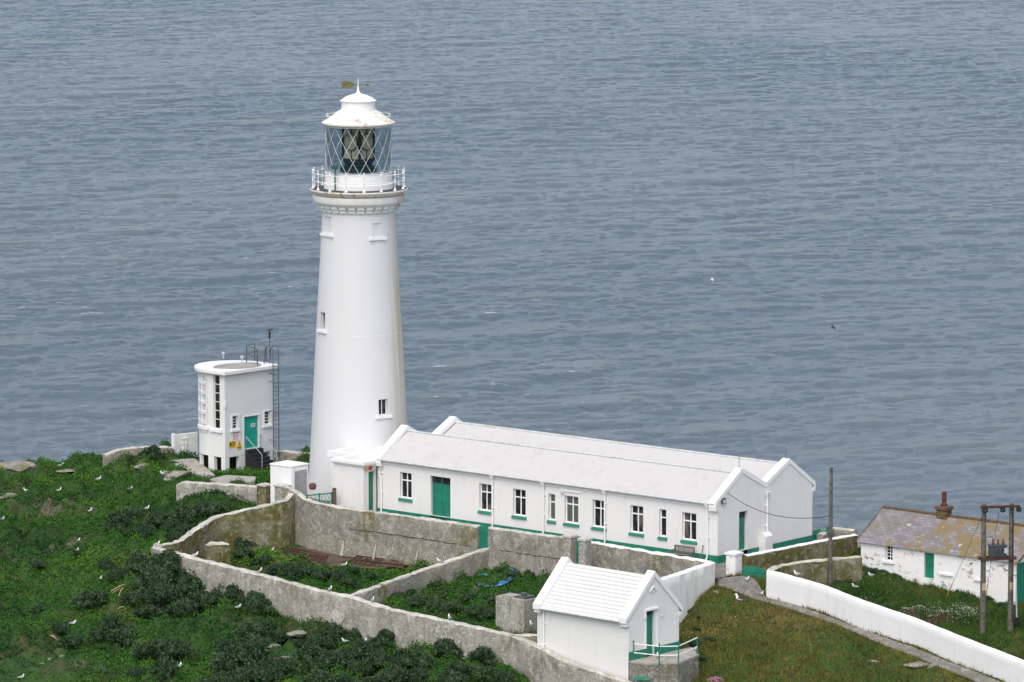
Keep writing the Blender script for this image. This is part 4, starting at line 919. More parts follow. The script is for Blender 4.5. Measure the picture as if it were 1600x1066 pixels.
# equipment cabinet
kc = UY(455.6, 735, 340.6); fr = Fr((kc.x-MU.x*1.95, kc.y-MU.y*1.95), MU, MV); kz = UY(455.6, 728.5, 340.6).z
cb = thing('equipment_cabinet', 'white box-shaped equipment cabinet with a grey door beside the lighthouse foot', 'cabinet', fr.pt(1, .8, 0))
mb = MB().use('white_wood'); mb.box(fr, 0, 1.95, 0, 1.7, 0, kz-.12); mb.build('body', cb, bevel=.02)
mb = MB().use('white_cap'); mb.box(fr, -.04, 1.99, -.04, 1.74, kz-.117, kz); mb.build('lid', cb, bevel=.025)
cs = Fr(fr.pt(1.95, 0, 0), MV, -MU); mb = MB().use('galvanised'); mb.box(cs, .25, 1.5, -.03, -.002, .2, kz-.4); mb.build('door', cb)
mb = MB().use('white_wood')
for a, b_ in ((.13, .25), (1.5, 1.62)): mb.box(cs, a, b_, -.045, -.002, .1, kz-.2)
mb.box(cs, .25, 1.5, -.045, -.002, kz-.4, kz-.28); mb.build('door_frame', cb)
mb = MB().use('maroon'); c = UY(488.5, 760, 339.3); mb.lathe(c, [(.01, c.z-.25), (.2, c.z-.2), (.27, c.z), (.2, c.z+.2), (.01, c.z+.25)], 12); tag(mb.build('fender', None, (c.x, c.y, c.z-.25), smooth=True), 'dark red rounded fender lying behind the lattice gate', 'fender')

# ------------------------------------------------------------------ signal building
sgb = thing('signal_building', 'white D-shaped signal building with teal door, roof ladder and yellow warning signs', 'signal building', (FC.x, FC.y+2, -.2))
dS = 1.75; rS = FW/2; Cc = FC+FU*rS+FN*dS; NC = 20
def outline(off=0.0):
    p = [FC-FU*off-FN*off, FC+FU*(FW+off)-FN*off]
    for i in range(NC+1):
        a = math.pi*i/NC; p.append(Cc+FU*(rS+off)*math.cos(a)+FN*(rS+off)*math.sin(a))
    return p
zf0, zf1, ztop = -.25, .78, 6.72
SFr = Fr(FC+FN*dS, -FN, FU); FFr = FF     # left flat side seen from outside (along runs from the bend to the corner), door face
sx0, szt = SFr.hit(333, 585.5); sx1, _ = SFr.hit(343, 587); _, szb = SFr.hit(333, 669.5); sh = (sx0, sx1, szb, szt)
def rect(fr, x0, y0, x1, y1): a0, zt = fr.hit(x0, y0); a1, zb = fr.hit(x1, y1); return (a0, a1, zb, zt)
dr_ = rect(FF, 381.2, 652, 404.5, 706); dr_ = (dr_[0], dr_[1], 1.2, dr_[3])
w1_ = rect(FF, 363, 650.5, 371.5, 669.5); w2_ = rect(FF, 413, 643.5, 422, 662.5)
mb = MB().use('white_paint')
facade(mb, FF, 0, FW, zf1, ztop, [dr_, w1_, w2_], .18); facade(mb, SFr, 0, dS, zf1, ztop, [sh], .2)
o1 = outline()
for i in range(1, NC+2):
    a, b_ = o1[i], o1[i+1] if i+1 < len(o1) else o1[-1]
    if i == NC+2-0: break
    mb.face([(a.x, a.y, zf1), (b_.x, b_.y, zf1), (b_.x, b_.y, ztop), (a.x, a.y, ztop)])
mb.prism([(p.x, p.y, zf1-.02) for p in outline(-.02)], (0, 0, .06))
# feet of the open base
def leg(fr, a0, a1, t0, t1): mb.box(fr, a0, a1, t0, t1, zf0-.3, zf1-.02)
leg(FF, .012, .42, .012, .42); leg(FF, .012, .3, 1.15, dS); leg(FF, FW-.4, FW-.012, .012, .45); leg(FF, 1.35, FW-1.0, .012, .3)
for i in range(3, NC+1, 1):
    if i < NC-3 or i == NC-3: 
        a, b_ = o1[i], o1[i+1]; c_ = (a+b_)/2; dd = (b_-a).normalized(); fr = Fr(a, dd, Vector((-dd.y, dd.x, 0))); mb.box(fr, 0, (b_-a).length, .012, .3, zf0-.3, zf1-.02)
mb.build('wall', sgb)
mb = MB().use('dark_void'); mb.box(FF, .9, FW-.5, .7, 3.2, zf0, zf1-.03); mb.build('base_shade_core', sgb)  # near-black block: the shade inside the open base, put in as colour
mb = MB().use('white_cap'); mb.prism([(p.x, p.y, ztop) for p in outline(.3)], (0, 0, .27)); slab = mb.build('roof', sgb, bevel=.03)
mb = MB().use('concrete'); mb.prism([(p.x+.25, p.y+.35, ztop+.268) for p in [Cc+FU*(rS-.35)*math.cos(a)*(1 if a < 3 else .9)+FN*(1.5*math.sin(a)-.55)-FU*.3 for a in np.linspace(0, 2*math.pi, 22)[:-1]]], (0, 0, .012)); mb.build('roof_stain', slab)
for px, py in ((349, 560), (378, 566)):
    p = U(px, py, ztop+.3); mb = MB().use('pale_grey'); mb.tube([p, p+Vector((0, 0, .28))], .05, 8); mb.lathe(p, [(.12, p.z+.28), (.13, p.z+.42), (.05, p.z+.46)], 10); mb.build('roof_vent', slab)
w_o = window(sgb, SFr, sh, .2, 'grid', None, bar=.05, rows=6, cols=1)
mb = MB().use('white_cap'); mb.box(SFr, sh[0]-.3, sh[1]+.28, -.14, .01, szb-.22, szb-.02); mb.build('sill', w_o)
for h in (w1_, w2_):
    w_o = window(sgb, FF, h, .18, 'grid', None, bar=.05, rows=4, cols=1)
    mb = MB().use('white_cap')
    mb.box(FF, h[0]-.14, h[0]-.004, -.05, .01, h[2]-.06, h[3]+.1); mb.box(FF, h[1]+.004, h[1]+.14, -.05, .01, h[2]-.06, h[3]+.1); mb.box(FF, h[0]-.004, h[1]+.004, -.05, .01, h[3]+.004, h[3]+.1)
    mb.box(FF, h[0]-.2, h[1]+.2, -.13, .008, h[2]-.2, h[2]-.06); mb.build('surround', w_o)
# block vents on the curve
for j in range(2):
    ph_ = math.pi-R(9+15.5*j); n = (FU*math.cos(ph_)+FN*math.sin(ph_)); u_ = Vector((n.y, -n.x, 0)); fr = Fr(Cc+n*rS*.998, -u_, -n)
    for k in range(6):
        zc = UY(317, 590.5+k*15.3, FC.y+1.6).z; mb = MB().use('white_cap'); w_, h_ = .27, .25
        mb.box(fr, -w_-.04, w_+.04, -.07, .0, zc-h_-.08, zc-h_); mb.box(fr, -w_-.04, w_+.04, -.07, 0, zc+h_, zc+h_+.08); mb.box(fr, -w_-.06, -w_, -.068, 0, zc-h_, zc+h_); mb.box(fr, w_, w_+.06, -.068, 0, zc-h_, zc+h_)
        mb.use('pale_grey'); mb.box(fr, -w_, w_, -.012, 0, zc-h_, zc+h_); mb.build('block_vent', sgb)
mb = MB().use('white_cap')
a_s = [Cc+(FU*math.cos(math.pi-R(x))+FN*math.sin(math.pi-R(x)))*rS for x in range(-2, 36, 4)]; zb_ = UY(317, 668, FC.y+1.6).z
for a, b_ in zip(a_s, a_s[1:]):
    dd = (b_-a).normalized(); fr = Fr(b_, -dd, Vector((dd.y, -dd.x, 0)) if False else Vector((-(-dd).y, (-dd).x, 0))); mb.box(fr, 0, (b_-a).length, -.14, .05, zb_-.12, zb_+.12)
mb.build('vent_sill', sgb)
door(sgb, FF, dr_, .18, 'teal_paint', 2, 0)
mb = MB().use('white_wood')
mb.box(FF, dr_[0]-.1, dr_[0]-.004, -.03, .01, dr_[2], dr_[3]+.1); mb.box(FF, dr_[1]+.004, dr_[1]+.1, -.03, .01, dr_[2], dr_[3]+.1); mb.box(FF, dr_[0]-.004, dr_[1]+.004, -.03, .01, dr_[3]+.004, dr_[3]+.1); mb.build('door_frame', sgb)
def plate(root, fr, r_, matn, name, lines=(), t=-.03, marks='black'):
    mb = MB().use(matn); mb.box(fr, r_[0], r_[1], t, t+.025, r_[2], r_[3]); o = mb.build(name, root)
    if lines:
        mb = MB().use(marks); w_, h_ = r_[1]-r_[0], r_[3]-r_[2]
        for (x0, x1, y0, y1) in lines: mb.box(fr, r_[0]+w_*x0, r_[0]+w_*x1, t-.006, t-.001, r_[2]+h_*y0, r_[2]+h_*y1)
        mb.build('lettering', o)
    return o
plate(sgb, FF, rect(FF, 362, 675, 374.8, 688), 'sign_white', 'notice', [(.1, .9, .8, .88), (.1, .7, .62, .68), (.1, .85, .48, .54), (.1, .6, .34, .4), (.1, .8, .18, .24)], marks='sign_red')
plate(sgb, FF, rect(FF, 357.6, 689.8, 367.8, 698.8), 'yellow_sign', 'warning_sign', [(.08, .3, .25, .75), (.36, .92, .7, .78), (.36, .85, .5, .58), (.36, .9, .3, .38)])
r_ = rect(FF, 369.8, 688.5, 377, 701); mb = MB().use('yellow_sign'); mb.box(FF, r_[0], r_[1], -.03, -.004, r_[2], r_[2]+(r_[3]-r_[2])*.36); mc = (r_[0]+r_[1])/2
mb.prism([FF.pt(r_[0], -.031, r_[2]+(r_[3]-r_[2])*.38), FF.pt(r_[1], -.031, r_[2]+(r_[3]-r_[2])*.38), FF.pt(mc, -.031, r_[3])], FF.v*.026); wsn = mb.build('warning_sign', sgb)
mb = MB().use('black'); zz = r_[2]+(r_[3]-r_[2])*.45; mb.prism([FF.pt(mc-.03, -.038, zz+.1), FF.pt(mc+.05, -.038, zz+.22), FF.pt(mc, -.038, zz+.12), FF.pt(mc+.04, -.038, zz+.1), FF.pt(mc-.02, -.038, zz), FF.pt(mc+.01, -.038, zz+.09)], FF.v*.005)
mb.box(FF, r_[0]+.04, r_[1]-.04, -.037, -.031, r_[2]+.08, r_[2]+.12); mb.build('lettering', wsn)
plate(sgb, FF, rect(FF, 394, 662.5, 400, 667), 'sign_white', 'door_notice', [(.1, .9, .6, .75), (.1, .8, .25, .4)], t=.095)
mb = MB().use('white_cap'); a, z = FF.hit(350.5, 632); mb.box(FF, a-.02, a+.1, -.1, .01, z-.22, z+.22); mb.build('conduit_box', sgb)
# steps and hand rails
st_a0, st_a1 = FF.hit(383, 705)[0], FF.hit(407, 705)[0]
mb = MB().use('black_tread'); ns = 5
for k in range(ns): mb.box(FF, st_a0, st_a1, -.33*(ns-k)-.0, -.33*(ns-k)+.34, zf0, 1.12-(ns-k-1)*.24 - .02 if k < ns-1 else 1.14)
stp = mb.build('entrance_steps', sgb, bevel=.015)
for a in (st_a0+.04, st_a1-.04):
    mb = MB().use('galvanised'); mb.tube([FF.pt(a, -.05, 1.14), FF.pt(a, -.05, 2.1), FF.pt(a, -.33*ns-.05, .95), FF.pt(a, -.33*ns-.05, zf0)], .03, 6); mb.build('handrail', stp, smooth=True)
# ladder
la0, la1 = FF.hit(427, 640, -.42)[0], FF.hit(435.5, 640, -.42)[0]; zl = 0.3
la1 = max(la1, la0+.42)
mb = MB().use('steel_grey')
for a in (la0, la1): mb.tube([FF.pt(a, -.42, zl), FF.pt(a, -.42, ztop+1.3), FF.pt(a, -.30, ztop+1.55), FF.pt(a, .0, ztop+1.62), FF.pt(a, .35, ztop+1.45), FF.pt(a, .5, ztop+.27)], .035, 6)
lad = mb.build('ladder', sgb, smooth=True)
z = zl+.3
while z < ztop+.4: mb = MB().use('steel_grey'); mb.tube([FF.pt(la0, -.42, z), FF.pt(la1, -.42, z)], .02, 5); z += .3; mb.build('rung', lad)
for z in (1.6, 3.7, 5.8, 6.4):
    mb = MB().use('steel_grey'); mb.tube([FF.pt(la0, -.42, z), FF.pt(la0, 0, z)], .025, 5); mb.build('bracket', lad)
# roof guard rail
gpts = [U(385.5, 566, ztop+.27), U(398, 563, ztop+.27), U(413.5, 569, ztop+.27), FF.pt(la0, -.1, ztop+.27)]
mb = MB().use('steel_grey')
rl = [gpts[0]+Vector((0, 0, 1.15)), gpts[1]+Vector((0, 0, 1.15)), FF.pt(la1+.2, 1.1, ztop+1.42), FF.pt(la1+.12, .3, ztop+1.42)]
gp2 = [gpts[0], gpts[1], FF.pt(FW*.72, .25, ztop+.27), FF.pt(la1+.15, 1.0, ztop+.27)]
for p in gp2: mb.tube([p, p+Vector((0, 0, 1.2))], .045, 6)
for z in (.62, 1.2): 
    mb.tube([gp2[0]+Vector((0, 0, z)), gp2[2]+Vector((0, 0, z))], .035, 6); mb.tube([gp2[0]+Vector((0, 0, z)), gp2[1]+Vector((0, 0, z)), gp2[3]+Vector((0, 0, z))], .025, 6)
mb.build('roof_railing', sgb)
p = U(421.5, 560, ztop+.27); mb = MB().use('steel_grey'); mb.tube([p, p+Vector((0, 0, 2.0))], .03, 6); mb.use('black'); mb.tube([p+Vector((0, 0, 1.45)), p+Vector((0, 0, 1.95))], .07, 8); mb.tube([p+Vector((-.15, 0, 2.05)), p+Vector((.2, 0, 2.1))], .05, 6); mb.build('wind_sensor', sgb)
# white yard panel with cracked paint and pipes, beside it a concrete apron
q0, q1 = U(272, 712, -.1), U(309, 708, -.1); d = (q1-q0); d.z = 0; L = d.length; d.normalize(); fr = Fr(q0, d, Vector((-d.y, d.x, 0)))
yp = thing('screen_wall', 'white cracked screen wall with old pipework left of the signal building', 'wall', q0)
mb = MB().use('white_old'); mb.box(fr, .1, L, 0, .18, -.5, 1.42); mb.build('panel', yp, bevel=.02)
mb = MB().use('white_cap'); mb.box(fr, -.08, .1, -.06, .2, -.6, 1.5); mb.build('post', yp)
mb = MB().use('white_metal')
for a, za, zb in ((.75, .1, 1.2), (.95, .0, 1.3), (1.05, .5, .9)): mb.tube([fr.pt(a, -.06, za), fr.pt(a, -.06, zb)], .035, 6)
for z in (.35, .75, 1.1): mb.tube([fr.pt(.6, -.07, z), fr.pt(1.15, -.07, z)], .03, 6)
mb.build('pipework', yp)
rr = random.Random(4); mb = MB().use('black')
for k in range(14):
    a, z = rr.uniform(.25, L-.1), rr.uniform(.0, 1.3); a2, z2 = a+rr.uniform(-.14, .14), z+rr.uniform(-.16, .16); mb.tube([fr.pt(a, .0, z), fr.pt(a2, .0, z2)], .014, 4)
mb.build('crack', yp)
mb = MB().use('concrete'); pl = [U(262, 716, .05), U(305, 713, .1), U(336, 743, -.1), U(318, 745, -.12), U(296, 738, -.1)]; mb.prism([Vector((p.x, p.y, -.6)) for p in pl], (0, 0, .55)); tag(mb.build('concrete_apron', None, pl[0], bevel=.03), 'sloping concrete apron at the foot of the signal building', 'apron')
mb = MB().use('concrete'); pl = [U(328, 748, .15), U(352, 741.5, .15), U(400, 744, .15), U(398, 751, .15), U(352, 756, .15)]; mb.prism([Vector((p.x, p.y, -.3)) for p in pl], (0, 0, .42)); tag(mb.build('concrete_slab', None, pl[0], bevel=.04), 'flat concrete cover slab in front of the signal building', 'slab')

# ------------------------------------------------------------------ hut
hut = thing('hut', 'small white gabled hut with boarded roof and a green door on a railed platform', 'hut', HF.pt(HLn/2, HD/2, -2.5))
zk, zh_e, zh_a = -3.9, .12, 2.35
hd = rect(HGF, 1009.5, 955.5, 1022.5, 1019.5); hd = (hd[0], hd[1], -2.48, hd[3])
mb = MB().use('white_paint'); facade(mb, HF, 0, HLn, zk, zh_e, [], .1); hg = [(0, zh_e), (HD/2, zh_a), (HD, zh_e)]
d0, d1, dz, dt = hd[0], hd[1], -1.98, hd[3]
mb.face([HGF.pt(a, 0, z) for a, z in ((0, dz), (d0, dz), (d0, dt), (d1, dt), (d1, dz), (HD, dz), (HD, zh_e), (HD/2, zh_a), (0, zh_e))])
for (a, za), (b_, zb) in (((d0, -2.5), (d0, dt)), ((d0, dt), (d1, dt)), ((d1, dt), (d1, -2.5))): mb.face([HGF.pt(a, 0, za), HGF.pt(b_, 0, zb), HGF.pt(b_, .22, zb), HGF.pt(a, .22, za)])
mb.face([HGF.pt(a, .22, z) for a, z in ((d0, -2.5), (d1, -2.5), (d1, dt), (d0, dt))]); HLF = Fr(HF.pt(0, 0, 0), HV, HU); facade(mb, HLF, 0, HD, zk, zh_e, [], .1); mb.face([HLF.pt(a, 0, z) for a, z in hg]); HBF = Fr(HF.pt(0, HD, 0), HU, -HV); facade(mb, HBF, 0, HLn, zk, zh_e, [], .1)
quoins(mb, HF, HLn, HGF, 0, -1.9, -.2, -1, 1, 6); quoins(mb, HGF, HD, HBF, HLn, -1.9, -.2, -1, -1, 6)
mb.build('wall', hut)
mb = MB().use('green_paint')
for a, b_ in ((.012, hd[0]), (hd[1], HD)): mb.box(HGF, a, b_, -.03, .012, -2.6, -1.98)
mb.build('plinth', hut)
mb = MB().use('hut_boards'); nb = 13; kn = .3                               # lapped boards
for side in (0, 1):
    for k in range(nb):
        f0, f1 = k/nb, (k+1)/nb; ta, tb = -kn+(HD/2+kn)*f0, -kn+(HD/2+kn)*f1; sl_ = (zh_a-zh_e)/(HD/2); za, zb = zh_e+ta*sl_, zh_e+tb*sl_
        if side: ta, tb = HD-ta, HD-tb
        mb.hexa([HF.pt(.4, ta, za-.05), HF.pt(HLn-.4, ta, za-.05), HF.pt(HLn-.4, tb, zb-.09), HF.pt(.4, tb, zb-.09), HF.pt(.4, ta, za+.055), HF.pt(HLn-.4, ta, za+.055), HF.pt(HLn-.4, tb, zb), HF.pt(.4, tb, zb)])
hr = mb.build('roof', hut)
for s0, s1 in ((HLn-.5, HLn+.08), (-.08, .5)): coping('coping', hut, HF, hg, s0, s1, .32, .32)
for s0, s1 in ((HLn-.45, HLn+.05), (-.05, .45)):
    for t0, t1 in ((-.24, .0), (HD, HD+.24)): mb = MB().use('white_paint'); mb.box(HF, s0, s1, t0, t1, zh_e-.52, zh_e-.27); mb.build('kneeler', hut)
mb = MB().use('white_paint')
mb.box(HF, .45, HLn-.45, -.1, -.002, zh_e-.42, zh_e-.1); mb.box(HF, .45, HLn-.45, -.2, -.1, zh_e-.24, zh_e-.1); mb.build('eaves_moulding', hut)
mb = MB().use('pale_grey'); mb.tube([HF.pt(.45, -.34, zh_e-.24), HF.pt(HLn-.45, -.34, zh_e-.24)], .06, 8); mb.build('gutter', hut)
downpipe(hut, HF, .62, zh_e-.25, -2.9, False, r=.045)
door(hut, HGF, hd, .22, 'green_paint', 1, .3)
mb = MB().use('white_cap'); mb.box(HGF, hd[0]-.14, hd[1]+.3, -.12, .006, hd[3]+.02, hd[3]+.14)
for x in (hd[0]-.12, hd[1]+.2): mb.box(HGF, x, x+.12, -.05, .006, hd[2]+.5, hd[3]+.02)
mb.build('door_surround', hut)
a, z = HGF.hit(1020, 921); mb = MB().use('white_cap'); mb.tube([HGF.pt(a-.3, -.03, z-.1)]+[HGF.pt(a+.2*math.cos(q_), -.05, z-.06+.2*math.sin(q_)) for q_ in np.linspace(math.pi, 0, 9)]+[HGF.pt(a+.3, -.03, z-.1)], .045, 6)
mb.tube([HGF.pt(a+.09*math.cos(q_), -.03, z-.06+.09*math.sin(q_)) for q_ in np.linspace(0, 2*math.pi, 13)], .03, 5, False); mb.build('arched_moulding', hut)
for px, py in ((1007, 967), (1033.5, 963)):
    a, z = HGF.hit(px, py); mb = MB().use('pale_grey'); mb.box(HGF, a-.05, a+.05, -.1, .01, z-.05, z+.05); mb.build('bracket', hut)
# platform
pp = [HGF.pt(.05, -.002, 0), HGF.pt(.05, -1.3, 0), U(1030, 1037, -2.55), U(1060, 1037, -2.55), U(1092, 1024, -2.55), HGF.pt(HD+1.2, -.002, 0)]
mb = MB().use('dark_stone'); mb.prism([Vector((p.x, p.y, -4.6)) for p in pp], (0, 0, 2.0))
mb.use('concrete'); mb.prism([Vector((p.x, p.y, -2.597)) for p in pp], (0, 0, .1)); tag(mb.build('platform', None, (pp[2].x, pp[2].y, -4.0)), 'stone platform with concrete top before the hut door', 'platform')
rp = [U(990, 1031.5, -2.5), U(1030.3, 1036, -2.5), U(1060, 1035.5, -2.5), U(1089.5, 1022, -2.5)]
ra_ = thing('hut_railing', 'two-bar white railing on green posts round the hut platform', 'railing', rp[1])
for p in rp: mb = MB().use('green_paint'); mb.tube([p-Vector((0, 0, .2)), p+Vector((0, 0, 1.12))], .04, 8); mb.ball(p+Vector((0, 0, 1.14)), .055); mb.build('post', ra_, smooth=True)
for z in (.45, 1.0): mb = MB().use('white_metal'); mb.tube([p+Vector((0, 0, z)) for p in rp], .035, 6); mb.build('rail', ra_, smooth=True)
mb = MB().use('green_paint'); p = U(1003, 1060, -3.4); mb.hexa([p+Vector(v_) for v_ in ((-.5, -.2, -.1), (.5, -.25, -.1), (.5, .2, -.1), (-.5, .2, -.1), (-.45, -.18, .12), (.45, -.2, .05), (.45, .15, .05), (-.45, .15, .12))]); tag(mb.build('tarpaulin', None, p, bevel=.03), 'small green sheet lying at the foot of the hut corner', 'tarpaulin')
# concrete tank
tq = U(818.5, 992, -2.5); tfr = Fr((tq.x-HU.x*2.35, tq.y-HU.y*2.35), HU, HV); ztk = UY(818.5, 938.5, tq.y).z
tk = thing('water_tank', 'square rough concrete tank with a dark lid beside the hut', 'tank', tfr.pt(1.2, .8, -3))
mb = MB().use('old_render_pale'); mb.box(tfr, 0, 2.35, 0, 1.35, -3.4, ztk); mb.build('tank_wall', tk, bevel=.04)
mb = MB().use('concrete'); mb.box(tfr, .15, 2.2, .12, 1.22, ztk-.01, ztk+.05); mb.build('tank_top', tk)
mb = MB().use('steel_grey'); mb.box(tfr, 1.35, 2.25, .2, 1.2, ztk+.055, ztk+.14); mb.tube([tfr.pt(1.75, .7, ztk+.14), tfr.pt(1.75, .7, ztk+.32)], .18, 10); mb.build('lid', tk, bevel=.01)

# ------------------------------------------------------------------ cottage
KD = 5.4; cot = thing('cottage', 'low whitewashed stone cottage with lichened slate roof and red chimney pot', 'cottage', KF.pt(KL/2, KD/2, -.5))
zc0, zce = -2.6, 1.3; a_, zca = KF.hit(1376, 792.5, KD/2); zca = zca
KG = Fr(KF.pt(KL, 0, 0), KV if False else CV, -CU)
kd = rect(KF, 1444, 863, 1459, 905); kw = rect(KF, 1383, 852.5, 1394.5, 877.5)
kb1 = rect(KF, 1471.5, 866, 1487, 897); kb2 = rect(KF, 1525, 874, 1533, 905)
kg0 = KG.hit(1589, 890)[0]; kgd = (kg0, kg0+2.3, -1.55, KG.hit(1589, 881)[1])
mb = MB().use('white_stone'); facade(mb, KF, 0, KL, zc0, zce, [kd, kw], .3); 
facade(mb, KF, 0, .0001, zc0, zce, [], .1)
facade(mb, KG, 0, KD, zc0, zce, [kgd], .25)
cg = [(0, zce), (KD/2, zca-.12), (KD, zce)]
mb.face([KG.pt(a, 0, z) for a, z in cg]); KLF = Fr(KF.pt(0, 0, 0), CV, CU); facade(mb, KLF, 0, KD, zc0, zce, [], .1); mb.face([KLF.pt(a, 0, z) for a, z in cg]); KBF = Fr(KF.pt(0, KD, 0), CU, -CV); facade(mb, KBF, 0, KL, zc0, zce, [], .1); mb.build('wall', cot)
mb = MB().use('slate'); uvs = {}
sl_ = (zca-zce)/(KD/2); ov = .22; Ls = math.hypot(KD/2+ov, (zca-zce)+ov*sl_)
for side in (0, 1):
    t0 = -ov if not side else KD+ov; z0 = zce-ov*sl_+.06; t1 = KD/2; z1 = zca
    NX, NT = 24, 8; gr = [[KF.pt(-.25+(KL+.5)*i/NX, t0+(t1-t0)*j/NT, z0+(z1-z0)*j/NT+.025*math.sin(i*.9+j)*(0 < j < NT)) for j in range(NT+1)] for i in range(NX+1)]
    for i in range(NX):
        for j in range(NT):
            fi = mb.face([gr[i][j], gr[i+1][j], gr[i+1][j+1], gr[i][j+1]]); uvs[fi] = [(KL*a/NX, Ls*b_/NT) for a, b_ in ((i, j), (i+1, j), (i+1, j+1), (i, j+1))]
mb.use('brick_brown')
for s in (-.25, KL+.25): mb.tube([KF.pt(s, -ov, z0-.03), KF.pt(s, KD/2, z1-.03), KF.pt(s, KD+ov, z0-.03)], .07, 6)
mb.tube([KF.pt(-.25, KD/2, z1+.02), KF.pt(KL+.25, KD/2, z1+.02)], .1, 8)
# hand-built because the slates carry their own layout
org = ORG[cot]; me = bpy.data.meshes.new('roof'); me.from_pydata([v_-org for v_ in mb.v], [], mb.f)
for mn in mb.mats: me.materials.append(MAT[mn])
me.polygons.foreach_set('material_index', mb.m); ul = me.uv_layers.new(name='UVMap')
for fi, co_ in uvs.items():
    for li, c in zip(me.polygons[fi].loop_indices, co_): ul.data[li].uv = c
kro = bpy.data.objects.new('roof', me); COL.objects.link(kro); kro.parent = cot; ORG[kro] = org
ca_ = KF.hit(1475, 810, KD/2)[0]; mb = MB().use('brick_brown'); zcb = UY(1475, 809, KF.pt(ca_, KD/2, 0).y).z
mb.box(KF, ca_-.38, ca_+.38, KD/2-.33, KD/2+.33, zca-.6, zca+.38); mb.box(KF, ca_-.46, ca_+.46, KD/2-.41, KD/2+.41, zca+.383, zca+.6); chm = mb.build('chimney', kro, bevel=.02)
c = KF.pt(ca_, KD/2, 0); mb = MB().use('chimney_red'); zt_ = UY(1475, 768.5, c.y).z; mb.lathe((c.x, c.y, 0), [(.2, zca+.6), (.2, zca+.75), (.15, zca+.8), (.145, zt_-.5), (.17, zt_-.46), (.15, zt_-.4), (.15, zt_-.1), (.18, zt_-.06), (.16, zt_), (.1, zt_)], 14); mb.build('chimney_pot', chm, smooth=True)
ko = window(cot, KF, kw, .25, 'grid', None, bar=.05, rows=4, cols=2); mb = MB().use('white_cap'); mb.box(KF, kw[0]-.15, kw[1]+.15, -.12, .006, kw[2]-.15, kw[2]-.01); mb.build('sill', ko)
for h in (kb1, kb2):
    mb = MB().use('white_cap'); mb.box(KF, h[0], h[1], -.02, .01, h[2], h[3]); o = mb.build('blind_window', cot); mb = MB().use('white_cap'); mb.box(KF, h[0]-.1, h[1]+.1, -.12, .006, h[2]-.14, h[2]-.003); mb.build('sill', o)
door(cot, KF, kd, .2, 'green_paint', 1); door(cot, KG, kgd, .2, 'green_paint', 2)
# ------------------------------------------------------------------ poles
pl_ = T(1297, 913, False); zt_ = UY(1297.5, 730, pl_.y).z
tp = thing('telegraph_pole', 'tall single wooden pole behind the bend of the white wall', 'pole', pl_)
mb = MB().use('pole_wood'); mb.tube([pl_-Vector((0, 0, .4)), pl_+Vector((0, 0, 3)), Vector((pl_.x+.02, pl_.y, zt_))], [.15, .13, .1], 10); mb.build('mast', tp, smooth=True)
mb = MB().use('steel_grey'); mb.tube([Vector((pl_.x-.14, pl_.y, zt_-.25)), Vector((pl_.x+.1, pl_.y, zt_-.25))], .03, 6); mb.build('hook', tp)
a, z = GF.hit(1136.5, 770.5); p0 = GF.pt(a, -.04, z); p1 = Vector((pl_.x-.02, pl_.y, UY(1297, 806, pl_.y).z)); mb = MB().use('black')
mb.tube([p0.lerp(p1, k/24)-Vector((0, 0, .75*4*(k/24)*(1-k/24)*(1.15-.3*k/24))) for k in range(25)], .022, 5); tag(mb.build('cable', None, p0, smooth=True), 'thin black cable sagging from the house gable to the wooden pole', 'cable')
h0, h1 = T(1535, 992, False), T(1579.5, 993, False); h1.y = h0.y+.3
hpo = thing('transformer_pole', 'pair of wooden poles carrying a crossarm and a grey transformer', 'electricity pole', h0)
dH = (h1-h0); dH.z = 0; LH = dH.length; dH.normalize(); hf = Fr((h0.x, h0.y), dH, Vector((-dH.y, dH.x, 0))); zt_ = UY(1535, 788, h0.y).z
for a in (0, LH): 
    mb = MB().use('pole_wood'); mb.tube([hf.pt(a, 0, h0.z-.5), hf.pt(a, 0, h0.z+3), hf.pt(a, 0, zt_)], [.19, .17, .145], 12); po = mb.build('pole', hpo, smooth=True)
    mb = MB().use('straw'); z = UY(1535, 916, h0.y).z; mb.box(hf, a-.11, a+.11, -.2, -.16, z-.25, z+.2); mb.build('number_plate', po)
mb = MB().use('rust'); mb.box(hf, -.28, LH+.45, -.3, -.17, zt_-.22, zt_-.07); mb.build('crossarm', hpo)
for a in (.0, LH*.62, LH+.35):
    mb = MB().use('black'); c = hf.pt(a, -.36, zt_-.28); mb.tube([c+hf.v*.12, c-hf.v*.1], .14, 12); mb.lathe(c, [(.05, c.z-.2), (.16, c.z-.14), (.16, c.z-.05), (.1, c.z+.02)], 12); mb.build('insulator', hpo)
zb_ = UY(1550, 872.5, h0.y).z; mb = MB().use('rust'); mb.box(hf, -.25, LH+.25, -.32, -.17, zb_-.1, zb_+.08); mb.box(hf, -.25, LH+.25, .17, .3, zb_-.1, zb_+.08); mb.build('platform_beam', hpo)
ta0, ta1 = hf.hit(1546, 860)[0], hf.hit(1571, 860)[0]; zt2 = UY(1550, 853, h0.y).z; mb = MB().use('transformer'); mb.box(hf, ta0, ta1, -.36, .3, zb_+.085, zt2); tf = mb.build('transformer_tank', hpo, bevel=.03)
mb = MB().use('transformer')
for k in range(6): x = ta0+(ta1-ta0)*(k+.5)/6; mb.box(hf, x-.03, x+.03, -.46, -.362, zb_+.2, zt2-.15)
mb.box(hf, ta0-.05, ta1+.05, -.4, .34, zt2+.003, zt2+.06); mb.build('cooling_fin', tf)
for k in range(3):
    x = ta0+(ta1-ta0)*(.2+.32*k); mb = MB().use('maroon'); mb.lathe(hf.pt(x, -.05, 0), [(.07, zt2+.06), (.09, zt2+.12), (.05, zt2+.16), (.08, zt2+.22), (.045, zt2+.27), (.06, zt2+.34), (.03, zt2+.42)], 10); mb.build('bushing', tf)
